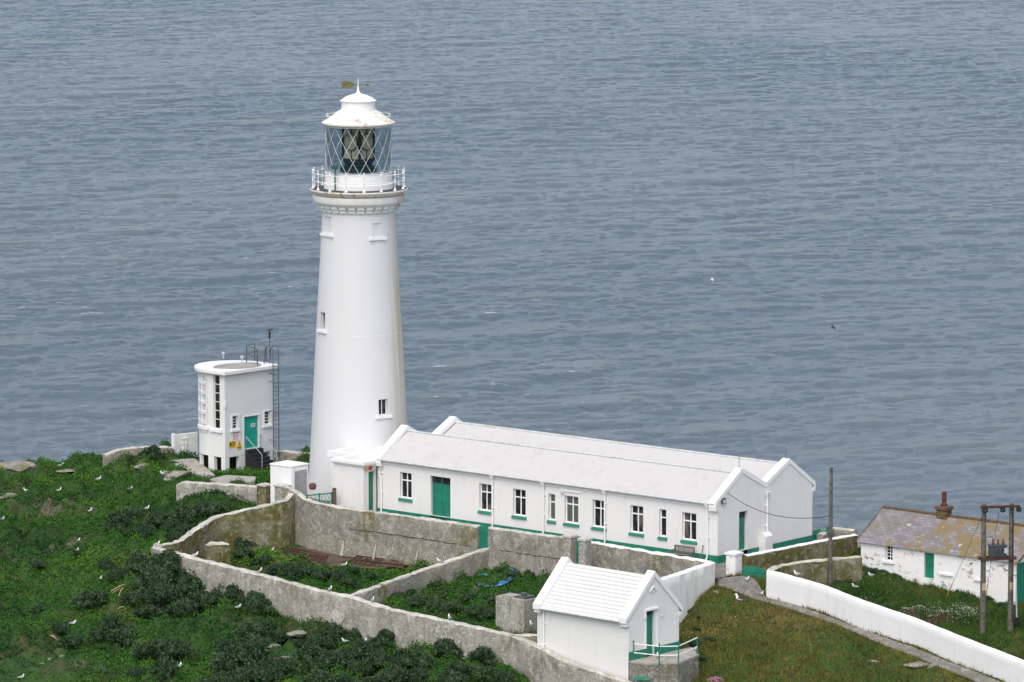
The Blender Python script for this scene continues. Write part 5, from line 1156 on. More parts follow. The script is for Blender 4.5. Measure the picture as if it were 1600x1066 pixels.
mb = MB().use('pale_grey'); mb.box(hf, ta1-.2, ta1-.02, -.48, -.465, zb_+.35, zt2-.1); mb.build('plate', tf)
mb = MB().use('black'); mb.tube([hf.pt(.1, -.2, zt2+.55), hf.pt(.45, -.2, zt2+.62), hf.pt(ta0+.22, -.05, zt2+.4)], .02, 5); mb.tube([hf.pt(LH, -.2, zt_-.5), hf.pt(LH+.05, -.22, h0.z+.8)], .018, 5); mb.build('lead', hpo)
for (a, px, py) in ((.05, 1478, 935), (LH*.55, 1540, 935)):
    g_ = T(px, py, False); mb = MB().use('steel_grey'); top = hf.pt(a, .1, zt_-.5 if a < 1 else zb_); mb.tube([top, g_], .014, 5); e = top.lerp(g_, .82)
    if a < 1: mb.use('yellow_sign'); mb.tube([e, g_.lerp(top, .01)], .035, 6)
    mb.build('stay_wire', hpo)
p = T(1589, 978, False); mb = MB().use('black'); mb.box(Fr((p.x, p.y), (1, 0), (0, 1)), -.15, .15, -.12, .12, p.z-.1, p.z+.55); mb.use('pale_grey'); mb.tube([p+Vector((-.02, .02, .5)), p+Vector((-.06, .02, 1.9))], .05, 7); tag(mb.build('cable_box', None, p, bevel=.01), 'small black box with a grey pipe by the right-hand pole', 'box')

# ------------------------------------------------------------------ bench, sign, hose, rusty panels
ba0, ba1 = MF.hit(1060.5, 862)[0], MF.hit(1092, 866)[0]; t0 = -1.0
bn = thing('bench', 'slatted grey timber garden bench standing against the white house wall', 'bench', MF.pt((ba0+ba1)/2, -.7, 0))
mb = MB().use('grey_wood')
for k in range(4): mb.box(MF, ba0+.06, ba1-.06, t0+.02+k*.12, t0+.12+k*.12, .42, .455)
mb.build('seat', bn)
mb = MB().use('grey_wood'); mb.box(MF, ba0+.06, ba1-.06, t0+.55, t0+.6, .86, .95); mb.box(MF, ba0+.06, ba1-.06, t0+.55, t0+.6, .5, .56)
nsl = 15
for k in range(nsl): x = ba0+.1+(ba1-ba0-.2)*k/(nsl-1); mb.box(MF, x-.022, x+.022, t0+.56, t0+.59, .56, .86)
mb.build('backrest', bn)
for a in (ba0, ba1-.07):
    mb = MB().use('grey_wood'); mb.box(MF, a, a+.07, t0-.04, t0+.6, .62, .67); mb.build('armrest', bn)
    for t in (t0, t0+.53): mb = MB().use('grey_wood'); mb.box(MF, a+.003, a+.067, t, t+.065, 0, .62 if t == t0 else .93); mb.build('leg', bn)
a = MF.hit(1099, 860)[0]; mb = MB().use('grey_wood'); mb.tube([MF.pt(a, -.25, .05), MF.pt(a, -.05, 1.05)], .025, 6); mb.use('steel_grey'); mb.hexa([MF.pt(a-.1, -.27, 0), MF.pt(a+.1, -.27, 0), MF.pt(a+.1, -.24, 0), MF.pt(a-.1, -.24, 0), MF.pt(a-.1, -.22, .3), MF.pt(a+.1, -.22, .3), MF.pt(a+.1, -.2, .3), MF.pt(a-.1, -.2, .3)]); mb.tube([MF.pt(a-.08, -.05, 1.05), MF.pt(a+.08, -.05, 1.05)], .02, 6); tag(mb.build('spade', None, MF.pt(a, -.2, 0)), 'spade leaning against the house corner right of the bench', 'spade')
# sign on the white wall end
q = BW[-1]+Vector((.05, -.32, 0)); q2 = U(1112.5, 887, q.z-.45); fr = Fr(q2+Vector((0, -.12, 0)), MU, MV); sg = thing('wall_sign', 'red and white notice fixed on the end of the white garden wall', 'sign', q2)
mb = MB().use('sign_white'); mb.box(fr, -.2, .2, -.03, .0, q2.z-.32, q2.z+.32); sp = mb.build('board', sg)
mb = MB().use('sign_red'); mb.box(fr, -.19, .19, -.036, -.031, q2.z+.12, q2.z+.3); mb.box(fr, -.19, -.04, -.036, -.031, q2.z-.3, q2.z-.1); mb.use('sign_grey')
for k in range(4): mb.box(fr, -.0, .17, -.036, -.031, q2.z-.27+k*.09, q2.z-.23+k*.09)
mb.build('lettering', sg)
# blue hose, loops partly sunk among the plants
def ghs(px, py): p = T(px, py); return p+Vector((0, 0, .16))
hp1 = [ghs(*p) for p in ((748, 917), (762, 920), (778, 919), (792, 914), (802, 908), (806, 902), (804, 897), (800, 894))]
def spl(pts, n=6):
    out = []
    for i in range(len(pts)-1):
        p0, p1, p2, p3 = pts[max(i-1, 0)], pts[i], pts[i+1], pts[min(i+2, len(pts)-1)]
        for k in range(n): t = k/n; out.append(.5*((2*p1)+(-p0+p2)*t+(2*p0-5*p1+4*p2-p3)*t*t+(-p0+3*p1-3*p2+p3)*t**3))
    return out+[pts[-1]]
mb = MB().use('hose_blue'); s1 = spl(hp1); mb.tube(s1, .055, 8); mb.tube([p+Vector((-.13, .1, .07)) for p in s1[14:]], .055, 8)
mb.tube(spl([ghs(*p) for p in ((748, 903), (754, 901.5), (760, 902))]), .06, 8); tag(mb.build('hose', None, s1[20], smooth=True), 'blue plastic hose lying in a loop among the plants of the sunken garden', 'hose')
def rusty(label, pxs, seed):
    c = [T(px, py, False)+Vector((0, 0, .16)) for px, py in pxs]; mb = MB().use('rust'); n = 11; m_ = 3
    for i in range(n+1): mb.tube([c[0].lerp(c[1], i/n)+Vector((0, 0, .04*math.sin(i*2.1+seed))), c[3].lerp(c[2], i/n)+Vector((0, 0, .04*math.sin(i*1.7)))], .03, 5)
    for j in range(m_+1): mb.tube([c[0].lerp(c[3], j/m_)+Vector((0, 0, .06)), c[1].lerp(c[2], j/m_)+Vector((0, 0, .06))], .045, 5)
    tag(mb.build('rusty_grating', None, c[0]), label, 'grating')
rusty('rusty grating lying by the left end of the bare garden soil', ((426, 866), (505, 883), (512, 873), (446, 859)), 0)
rusty('larger rusty grating lying flat beside the cross wall of the sunken garden', ((540, 884), (632, 893), (656, 881), (566, 868)), 2)
# ------------------------------------------------------------------ plants
def cards(name, P, leaf_l, leaf_w, matn, tilt=.9, seed=0, kind='stuff', blade=False):
    r = np.random.default_rng(seed); n = len(P)
    az = r.random(n)*2*np.pi; ti = (r.random(n)**.7)*tilt
    a = np.stack([np.cos(az)*np.cos(ti), np.sin(az)*np.cos(ti), np.sin(ti)], -1)
    if blade: a = np.stack([np.cos(az)*.45*r.random(n), np.sin(az)*.45*r.random(n), np.full(n, .9)], -1)
    q = r.normal(size=(n, 3)); b_ = np.cross(a, q); b_ /= np.linalg.norm(b_, axis=1)[:, None]+1e-9
    if not blade:   # leaf faces mostly look up
        up = np.stack([np.zeros(n), np.zeros(n), np.ones(n)], -1)+r.normal(size=(n, 3))*.35; b_ = np.cross(up, a); b_ /= np.linalg.norm(b_, axis=1)[:, None]+1e-9
    l = (leaf_l*(.6+.8*r.random(n)))[:, None]; w_ = (leaf_w*(.7+.6*r.random(n)))[:, None]
    if blade: V = np.stack([P-b_*w_*.5, P+b_*w_*.5, P+a*l], 1); k = 3
    else: V = np.stack([P-a*l*.1, P+a*l*.45+b_*w_*.5, P+a*l, P+a*l*.45-b_*w_*.5], 1); k = 4
    me = bpy.data.meshes.new(name); me.vertices.add(n*k); me.vertices.foreach_set('co', V.astype(np.float32).ravel()); me.loops.add(n*k); me.loops.foreach_set('vertex_index', np.arange(n*k, dtype=np.int32)); me.polygons.add(n)
    me.polygons.foreach_set('loop_start', np.arange(0, n*k, k, dtype=np.int32)); me.polygons.foreach_set('loop_total', np.full(n, k, np.int32)); me.update(); me.materials.append(MAT[matn])
    o = bpy.data.objects.new(name, me); COL.objects.link(o); o['kind'] = kind; ORG[o] = Vector((0, 0, 0)); return o
SOLID = [[(p.x, p.y) for p in (tfr.pt(0, 0, 0), tfr.pt(2.35, 0, 0), tfr.pt(2.35, 1.35, 0), tfr.pt(0, 1.35, 0))], [(p.x, p.y) for p in pp], [(p.x, p.y) for p in (U(262, 716, .05), U(305, 713, .1), U(336, 743, -.1), U(318, 745, -.12), U(296, 738, -.1))], [(p.x, p.y) for p in (U(328, 748, .15), U(352, 741.5, .15), U(400, 744, .15), U(398, 751, .15), U(352, 756, .15))]]
def scatter(n, x0, x1, y0, y1, seed):
    r = np.random.default_rng(seed); x = r.uniform(x0, x1, n); y = r.uniform(y0, y1, n)
    ok = ~foot(x, y) & pip(ISLAND, x, y)
    for q in SOLID: ok &= ~pip(q, x, y)
    for wl in (OW, SW, BW, WW, XW, W1, W2, [p+Vector((.12, .22, 0)) for p in WLb]): ok &= pdist([(p.x, p.y) for p in wl], x, y, False) > .3
    dp = np.abs(x) < (y*.1+3.5); return x[ok & dp], y[ok & dp]
def bare(x, y):                            # patches where little grows
    return vnoise(x*.17, y*.13, 31, 4)
# leafy ground cover left and in the gardens
x, y = scatter(460000, -40, 11, 290, 369, 1); g = pip(GARDEN, x, y)
west = (x < 4) | g | (vnoise(x*.3, y*.3, 3, 3) > .62)
bv = bare(x, y); keep = west & (rng.random(len(x)) < smooth(.8, .68, bv)) & ~pip(DIRT, x, y)
# a worn stony patch at the lower left and by the shore
for (px, py, rr_) in ((60, 1045, 2.4), (440, 1020, 1.5), (470, 985, 1.1), (10, 735, 2.2)):
    c = T(px, py); keep &= (np.hypot((x-c.x), (y-c.y)*.55) > rr_*(.6+.8*vnoise(x*.6, y*.6, 41, 3))) | (rng.random(len(x)) < .3)
x, y = x[keep], y[keep]; z = hgt(x, y)+rng.random(len(x))**1.3*.3*(.2+1.3*vnoise(x*.8, y*.8, 17, 3))
cards('ground_cover', np.stack([x, y, z], -1), .145, .085, 'leaf_cover', .9, 2)
# rough grass on the right-hand slopes
x, y = scatter(240000, 3.5, 40, 290, 336, 5); keep = ~pip(GARDEN, x, y) & (rng.random(len(x)) < smooth(.95, .6, bare(x, y))); x, y = x[keep], y[keep]
enc = pip([(p.x, p.y) for p in wb]+[(45, 300), (45, 330), (22, 330), (22, 318)], x, y)
z = hgt(x, y)-.03
for nm_, mk, mt_ in (('meadow_grass', ~enc, 'grass_dry'), ('rough_grass', enc, 'grass_mix')):
    cards(nm_, np.stack([x, y, z], -1)[mk], .3, .05, mt_, 1, 6, blade=True)
    sel = mk & (rng.random(len(x)) < .45); cards('low_herbs', np.stack([x, y, z+.05], -1)[sel], .14, .08, mt_, .8, 7)
# white flowering patches
fx = []
for px, py, rad, n in ((1425, 955, .5, 160), (1460, 960, .6, 200), (1500, 963, .7, 260), (1515, 958, .4, 140), (1440, 958, 1.1, 130), (1490, 962, 1.3, 170), (1370, 945, .8, 60), (1350, 905, 1.2, 70), (8, 862, 1.2, 90), (40, 885, .8, 60), (1150, 985, 1.0, 60), (130, 800, 1.5, 50), (75, 805, 1.2, 50), (1395, 900, .6, 40)):
    c = T(px, py); a = rng.random(n)*6.28; q = np.sqrt(rng.random(n))*rad; X_ = c.x+np.cos(a)*q*1.4; Y_ = c.y+np.sin(a)*q*1.6; fx.append(np.stack([X_, Y_, hgt(X_, Y_)+.2], -1))
cards('white_flowers', np.concatenate(fx), .05, .045, 'flower_white', .5, 9)
# shrubs
def shrub_mesh(seed):
    r = np.random.default_rng(seed); nc = 15; C = []
    for k in range(nc):
        a = r.random()*6.28; e = math.asin(r.random()**.8); q = .55+.25*r.random(); C.append((math.cos(a)*math.cos(e)*q, math.sin(a)*math.cos(e)*q, math.sin(e)*q*.95+.12, .26+.2*r.random()))
    C.append((0, 0, .45, .5)); N = 1500; P = []; D = []
    for k in range(N):
        c = C[r.integers(len(C))]; d = r.normal(size=3); d /= np.linalg.norm(d); d[2] = abs(d[2])*.9-.15 if r.random() < .8 else d[2]
        p = np.array(c[:3])+d*c[3]*(.62+.5*r.random()); P.append(p); D.append(d)
    P = np.array(P); D = np.array(D); ok = P[:, 2] > -.05; P, D = P[ok], D[ok]; n = len(P)
    a = D+r.normal(size=(n, 3))*.75; a /= np.linalg.norm(a, axis=1)[:, None]; b_ = np.cross(a, r.normal(size=(n, 3))); b_ /= np.linalg.norm(b_, axis=1)[:, None]
    l = (.13+.09*r.random(n))[:, None]; w_ = l*.55
    V = np.stack([P-a*l*.3, P+a*l*.25+b_*w_*.5, P+a*l*.8, P+a*l*.25-b_*w_*.5], 1).reshape(-1, 3); F_ = [tuple(range(i*4, i*4+4)) for i in range(n)]
    mb = MB().use('leaf_shrub'); mb.v = [Vector(v_) for v_ in V]; mb.f = F_; mb.m = [0]*len(F_)
    for c in C: mb.ball((c[0], c[1], c[2]), c[3]*.58, 8, 6)
    mb.use('stem_bark')
    for k in range(6): c = C[k]; mb.tube([(0, 0, -.3), (c[0]*.4, c[1]*.4, c[2]*.4), (c[0], c[1], c[2])], [.035, .03, .015], 5)
    me = bpy.data.meshes.new('shrub'); me.from_pydata(mb.v, [], mb.f); 
    for mn in mb.mats: me.materials.append(MAT[mn])
    me.polygons.foreach_set('material_index', mb.m); return me
SM = [shrub_mesh(50+i) for i in range(6)]
SHR = []
def shrubs(label, group, lst, squash=1.12):
    for (px, py, rp_) in lst:
        p = T(px, py, True); k = rp_/F*(p-CP).length; me = SM[random.randrange(6)]
        o = bpy.data.objects.new('shrub', me); COL.objects.link(o); o.location = p-Vector((0, 0, .06*k)); o.rotation_euler = (0, 0, random.random()*6.28)
        s = k*random.uniform(1.0, 1.15); o.scale = (s*random.uniform(.95, 1.15), s*random.uniform(.95, 1.15), s*squash*random.uniform(.9, 1.15)); tag(o, label, 'shrub', group); SHR.append((p.x, p.y, k))
def fill(poly, n, rmin, rmax, seed):
    r = random.Random(seed); out = []; t = 0
    xs_ = [q[0] for q in poly]; ys_ = [q[1] for q in poly]
    while len(out) < n and t < 4000:
        t += 1; x_, y_ = r.uniform(min(xs_), max(xs_)), r.uniform(min(ys_), max(ys_))
        if pip(poly, np.array([x_]), np.array([y_]))[0] and all(math.hypot(x_-a, (y_-b_)*1.8) > (rr+rmin)*.75 for a, b_, rr in out): out.append((x_, y_, r.uniform(rmin, rmax)))
    return out
one = lambda label, px, py, r_: shrubs(label, None, [(px, py, r_)], 1.3 if 'wall, ' in label else 1.12)
one('larger of two dark shrubs growing in front of the low curved wall above the sea', 238, 721, 21)
one('smaller of two dark shrubs growing in front of the low curved wall above the sea', 204, 724, 12)
one('tall round shrub inside the mossy left corner of the sunken garden', 371, 856, 17)
one('smaller dark shrub right of the tall one in the left corner of the sunken garden', 394, 852, 12)
one('low rounded shrub at the foot of the tall one in the sunken garden', 381, 874, 17)
one('dark shrub pressed against the ruined stub of wall', 338, 867, 12)
one('shrub against the outer wall beside a standing white gull on the grass', 408, 958, 21)
one('lone small shrub at the foot of the long outer wall, furthest left of three', 600, 1008, 17)
one('rounded lone shrub at the foot of the long outer wall, middle one of three', 699, 1028, 23)
one('upright lone shrub at the foot of the long outer wall, right one of three', 754, 1036, 19)
one('shrub under the wall below the signal building', 358, 801, 13)
one('broad shrub between the hut and the white garden wall', 1066, 934, 24)
one('small shrub at the end of the white garden wall near the path', 1088, 931, 15)
one('dark low shrub behind the railing of the hut platform', 1086, 1012, 12)
shrubs('dark dense shrub in the thicket outside the left corner of the garden wall', 'shrubs outside the garden wall corner', [(290, 903, 28), (264, 898, 24), (325, 915, 27), (347, 935, 24), (372, 932, 21), (300, 937, 26), (238, 925, 26), (216, 893, 22), (255, 948, 24), (276, 965, 20), (206, 945, 20), (232, 968, 20), (345, 905, 20)] + fill([(205, 880), (250, 888), (300, 880), (400, 930), (425, 950), (395, 960), (345, 945), (300, 965), (250, 985), (195, 965)], 12, 16, 25, 3))
shrubs('dark shrub in the clump at the bottom edge left of the outer wall', 'shrubs on the lower slope', [(390, 1003, 25), (412, 990, 20), (432, 1004, 18), (362, 1052, 32), (400, 1038, 27), (382, 1072, 28), (330, 1080, 24), (440, 1048, 18), (350, 1020, 18), (420, 1070, 22)] + fill([(375, 985), (440, 990), (450, 1005), (425, 1020), (450, 1050), (460, 1080), (320, 1085), (340, 1030)], 7, 14, 24, 5))
shrubs('shrub among the dense growth below the middle of the long outer wall', 'shrubs below the outer wall', [(500, 1014, 22), (526, 1008, 20), (548, 1004, 18), (480, 1042, 23), (512, 1048, 25), (540, 1038, 24), (562, 1058, 23), (586, 1048, 22), (612, 1044, 18), (640, 1040, 24), (664, 1046, 20), (616, 1074, 24), (500, 1080, 26), (470, 1012, 13), (655, 1066, 20), (735, 1062, 16), (757, 1066, 20), (788, 1072, 18), (575, 1085, 25), (540, 1080, 22)] + fill([(470, 1005), (520, 995), (580, 1012), (680, 1040), (800, 1065), (820, 1085), (700, 1080), (640, 1085), (470, 1085)], 12, 14, 22, 8))
shrubs('shrub on the slope between the free-standing grey wall and the garden corner', 'shrubs above the garden corner', [(290, 818, 23), (315, 810, 19), (340, 806, 17), (265, 832, 21), (242, 824, 19), (216, 818, 18), (192, 822, 18), (300, 838, 19), (272, 848, 16), (226, 842, 17), (200, 840, 15), (175, 830, 15)] + fill([(165, 808), (250, 800), (345, 800), (320, 830), (240, 856), (170, 845)], 8, 13, 22, 9))
shrubs('scattered grey-green shrub on the open slope at the far left', 'shrubs on the left slope', [(135, 952, 23), (152, 942, 18), (186, 908, 18), (60, 962, 12), (92, 988, 14), (176, 988, 20), (196, 1008, 22), (245, 1034, 28), (276, 1030, 24), (256, 1064, 25), (215, 1062, 18), (110, 1010, 18), (150, 1000, 14), (165, 890, 13), (60, 890, 14), (120, 875, 13)])
shrubs('low shrub in the green band inside the left half of the sunken garden', 'shrubs in the left garden', [(430, 897, 14), (455, 902, 16), (480, 905, 17), (505, 907, 15), (530, 909, 15), (550, 899, 12), (402, 887, 12), (578, 903, 10), (415, 880, 11), (470, 893, 11), (545, 915, 12)])
shrubs('low shrub in the right half of the sunken garden before the concrete tank', 'shrubs in the right garden', [(592, 930, 14), (622, 938, 17), (650, 944, 18), (640, 928, 12), (682, 953, 18), (711, 958, 20), (741, 962, 19), (762, 966, 15), (700, 934, 14), (735, 940, 17), (764, 940, 16), (570, 926, 10), (800, 902, 12), (828, 900, 12), (780, 893, 9), (815, 897, 9), (740, 897, 10), (700, 905, 10), (680, 918, 11)], .75)
shrubs('low dark tuft growing against the front wall of the cottage', 'tufts along the cottage wall', [(1362, 893, 12), (1382, 896, 12), (1405, 902, 14), (1425, 904, 10), (1480, 915, 14), (1500, 922, 13), (1518, 926, 13), (1548, 938, 14), (1570, 948, 13), (1308, 912, 9), (1322, 910, 9)], .6)
shrubs('dark heather clump on the grassy slope right of the hut', 'clumps on the right slope', [(1095, 965, 10), (1085, 985, 11), (1110, 1000, 12), (1075, 955, 9), (1120, 975, 9), (1150, 930, 9), (1100, 1030, 11)], .45)
# ------------------------------------------------------------------ rocks, dead stems, thrift
def rock(label, px, py, s, seed, flat=.5, lift=0.0):
    r = np.random.default_rng(seed); p = T(px, py); bm = bmesh.new(); bmesh.ops.create_icosphere(bm, subdivisions=3, radius=1)
    for v_ in bm.verts:
        c = np.array(v_.co); 
        for k in range(5):
            d = r.normal(size=3) if v_.index == 0 else rock.d[k]
            if v_.index == 0: rock.d.append(d/np.linalg.norm(d))
    bm.free(); dirs = [r.normal(size=3) for _ in range(9)]; dirs = [d/np.linalg.norm(d) for d in dirs]; offs = r.uniform(.45, .85, 9)
    bm = bmesh.new(); bmesh.ops.create_icosphere(bm, subdivisions=3, radius=1)
    for v_ in bm.verts:
        c = np.array(v_.co)
        for d, o_ in zip(dirs, offs):
            e = c@d
            if e > o_: c = c-d*(e-o_)*.9
        v_.co = Vector(c*np.array([s*1.35, s, s*flat]))
    me = bpy.data.meshes.new('rock'); bm.to_mesh(me); bm.free(); me.materials.append(MAT['rock']); o = bpy.data.objects.new('rock', me); COL.objects.link(o); o.location = p+Vector((0, 0, lift-.12*s)); o.rotation_euler = (0, 0, r.random()*6); tag(o, label, 'rock')
rock.d = []
for a in (('pale flat rock on the grass in front of the low curved wall', 222, 727, .55, 1, .35), ('small white-topped rock left of the dark shrubs by the low curved wall', 207, 732, .4, 2, .4), ('largest of the grey boulders beside the concrete apron', 252, 738, 1.0, 3, .4), ('long grey boulder at the edge of the concrete apron', 276, 740, .9, 4, .35), ('low boulder above the end of the free-standing grey wall', 262, 748, .5, 5, .4),
          ('pale shore rock at the extreme left edge of the land', 4, 727, .9, 6, .5), ('brownish shore rock on the left cliff edge', 30, 728, .9, 7, .5), ('flat stone in the grass near the left cliff edge', 105, 734, .7, 8, .2), ('flat grey slab lying in the grass at the left picture edge', 6, 773, .8, 9, .2),
          ('bare grey outcrop among the shrubs below the outer wall', 448, 1028, .9, 10, .4), ('small pale outcrop left of the shrub clump below the wall', 428, 1010, .5, 11, .45), ('brown outcrop close under the outer wall', 465, 988, .7, 12, .3), ('pale stone lying alone on the green slope', 283, 972, .3, 13, .5), ('flat rock at the foot of the long white wall', 1432, 1036, .75, 14, .3), ('pale flat rock on the right-hand meadow', 1365, 1031, .4, 15, .3), ('long low rock near the bottom of the white wall', 1455, 1040, .6, 18, .3), ('small pale stone on the meadow beside the path', 1122, 924, .35, 16, .4),
          ('rubble stone at the foot of the hut platform', 1048, 1058, .5, 17, .5), ('stone lying at the lower left bare patch', 78, 1030, .25, 19, .5), ('bigger pale stone in the bare patch at lower left', 67, 1038, .22, 20, .5), ('rounded stone by the rusty bracket of the bare patch', 95, 1025, .2, 21, .5), ('reddish flat stone by the foot of the transformer poles', 1570, 991, .35, 22, .25)): rock(*a)
def sticks(label, px, py, segs, r_=.035):
    p = T(px, py)+Vector((0, 0, .32)); mb = MB().use('straw')
    for (x0, y0, x1, y1) in segs:
        a, b_ = T(x0, y0)+Vector((0, 0, .3)), T(x1, y1)+Vector((0, 0, .34)); mb.tube([a, a.lerp(b_, .5)+Vector((0, 0, .05)), b_], [r_, r_*.9, r_*.5], 5)
    tag(mb.build('dead_branch', None, p), label, 'branch')
sticks('bundle of pale dead stems lying between the shrubs on the left slope', 185, 930, [(173, 931, 192, 923), (176, 934, 191, 926), (192, 926, 185, 940), (178, 929, 195, 921)])
sticks('single pale dead stick left of the shrub thicket', 190, 957, [(184, 959, 194, 956)])
sticks('broken pale branch above the bare patch at lower left', 84, 1005, [(78, 1000, 90, 1009), (82, 1000, 88, 1007)])
sticks('bent dead twig hanging at the foot of the outer wall', 447, 970, [(441, 960, 448, 973)], .025)
def thrift(label, px, py, s, seed):
    p = T(px, py); r = random.Random(seed); t = thing('thrift_clump', label, 'flower clump', p); mb = MB().use('thrift_leaf')
    mb.lathe(p, [(s*1.1, p.z-.05), (s, p.z+.08*s), (s*.7, p.z+.2*s), (.01, p.z+.28*s)], 16); mb.build('cushion', t, smooth=True); mb = MB().use('thrift_pink')
    for k in range(int(130*s)):
        a, q = r.random()*6.28, math.sqrt(r.random())*s; c = p+Vector((math.cos(a)*q, math.sin(a)*q, .3*s*(1-(q/s)**2)+r.uniform(.06, .16))); mb.ball(c, .05, 6, 4)
    o = mb.build('flower_heads', t, smooth=True); o['kind'] = 'stuff'
thrift('wide pink thrift clump at the bottom edge below the hut platform', 1068, 1066, .75, 1)
thrift('smaller pink thrift clump at the bottom edge right of the wide one', 1119, 1066, .5, 2)
# ------------------------------------------------------------------ gulls
def gull_mesh(kind, back):
    mb = MB(); mb.mats = ['gull_white', back, 'gull_black', 'gull_beak']; st = kind == 'stand'; zb = .2 if st else .09
    tl = .12 if st else 0
    S = [(-.34, zb-.03+.0, .012, .02), (-.27, zb-.015, .04, .03), (-.18, zb, .075, .06), (-.07, zb+.005, .105, .09), (.05, zb+.02, .11, .1), (.13, zb+.05, .085, .085), (.165, zb+.1, .058, .06), (.175, zb+.16, .05, .05), (.19, zb+.205, .052, .05), (.222, zb+.215, .04, .04), (.245, zb+.21, .018, .018), (.3, zb+.195, .006, .008)]
    n = 12; vs = []
    for i, (x, z, ry, rz) in enumerate(S):
        d = Vector((S[min(i+1, len(S)-1)][0]-S[max(i-1, 0)][0], 0, S[min(i+1, len(S)-1)][1]-S[max(i-1, 0)][1])).normalized(); up = Vector((-d.z, 0, d.x))
        vs += [Vector((x, 0, z))+Vector((0, 1, 0))*ry*math.cos(2*math.pi*k/n)+up*rz*math.sin(2*math.pi*k/n) for k in range(n)]
    mb.add(vs, [(i*n+k, i*n+(k+1) % n, (i+1)*n+(k+1) % n, (i+1)*n+k) for i in range(len(S)-1) for k in range(n)]+[tuple(range(n))])
    for i in range(len(S)-1):
        for k in range(n):
            fi = i*n+k; an = 2*math.pi*(k+.5)/n
            if i >= 10: mb.m[fi] = 3
            elif i <= 1 and math.sin(an) > -.2: mb.m[fi] = 2 if i == 0 else 1
            elif 2 <= i <= 4 and math.sin(an) > .05: mb.m[fi] = 1
    for s in (-1, 1):       # folded wings with dark tips crossing the tail
        mb.cur = 1; w_ = [(.08, .085, .03), (-.05, .112, .03), (-.2, .085, .02), (-.3, .045, .008)]
        vs = []
        for x, yy, h in w_: c = Vector((x, s*yy, zb+.035 - (.03 if x < -.1 else 0))); vs += [c+Vector((0, 0, h*1.6)), c+Vector((0, s*.014, 0)), c-Vector((0, 0, h)), c-Vector((0, s*.014, 0))]
        mb.add(vs, [(i*4+k, i*4+(k+1) % 4, (i+1)*4+(k+1) % 4, (i+1)*4+k) for i in range(3) for k in range(4)]); mb.cur = 2; mb.tube([(-.28, s*.05, zb+.0), (-.38, s*.02, zb+.0)], [.016, .004], 5)
    if st:
        mb.cur = 3
        for s in (-1, 1): mb.tube([(.03, s*.04, zb-.07), (.02, s*.04, .01)], .011, 5); mb.hexa([(.0, s*.04-.02, 0), (.08, s*.04-.035, 0), (.08, s*.04+.035, 0), (0, s*.04+.02, 0), (.0, s*.04-.02, .012), (.08, s*.04-.035, .008), (.08, s*.04+.035, .008), (0, s*.04+.02, .012)])
    me = bpy.data.meshes.new('gull'); me.from_pydata(mb.v, [], mb.f)
    for mn in mb.mats: me.materials.append(MAT[mn])
    me.polygons.foreach_set('material_index', mb.m); me.polygons.foreach_set('use_smooth', [True]*len(mb.f)); return me
GM = {(k, b_): gull_mesh(k, b_) for k in ('stand', 'sit') for b_ in ('gull_grey', 'gull_black')}
def gull(label, p, deg=0, kind='stand', back='gull_grey', s=.82):
    o = bpy.data.objects.new('gull', GM[(kind, back)]); COL.objects.link(o); o.location = p; o.rotation_euler = (0, 0, R(deg)); o.scale = (s, s, s); tag(o, label, 'gull', 'gulls on the headland')
def on(pl, px): s = len_at(pl, px, 0); return cut_line(pl, 0, .01)[2](s)
G = lambda px, py, up=.12: T(px, py)+Vector((0, 0, up))
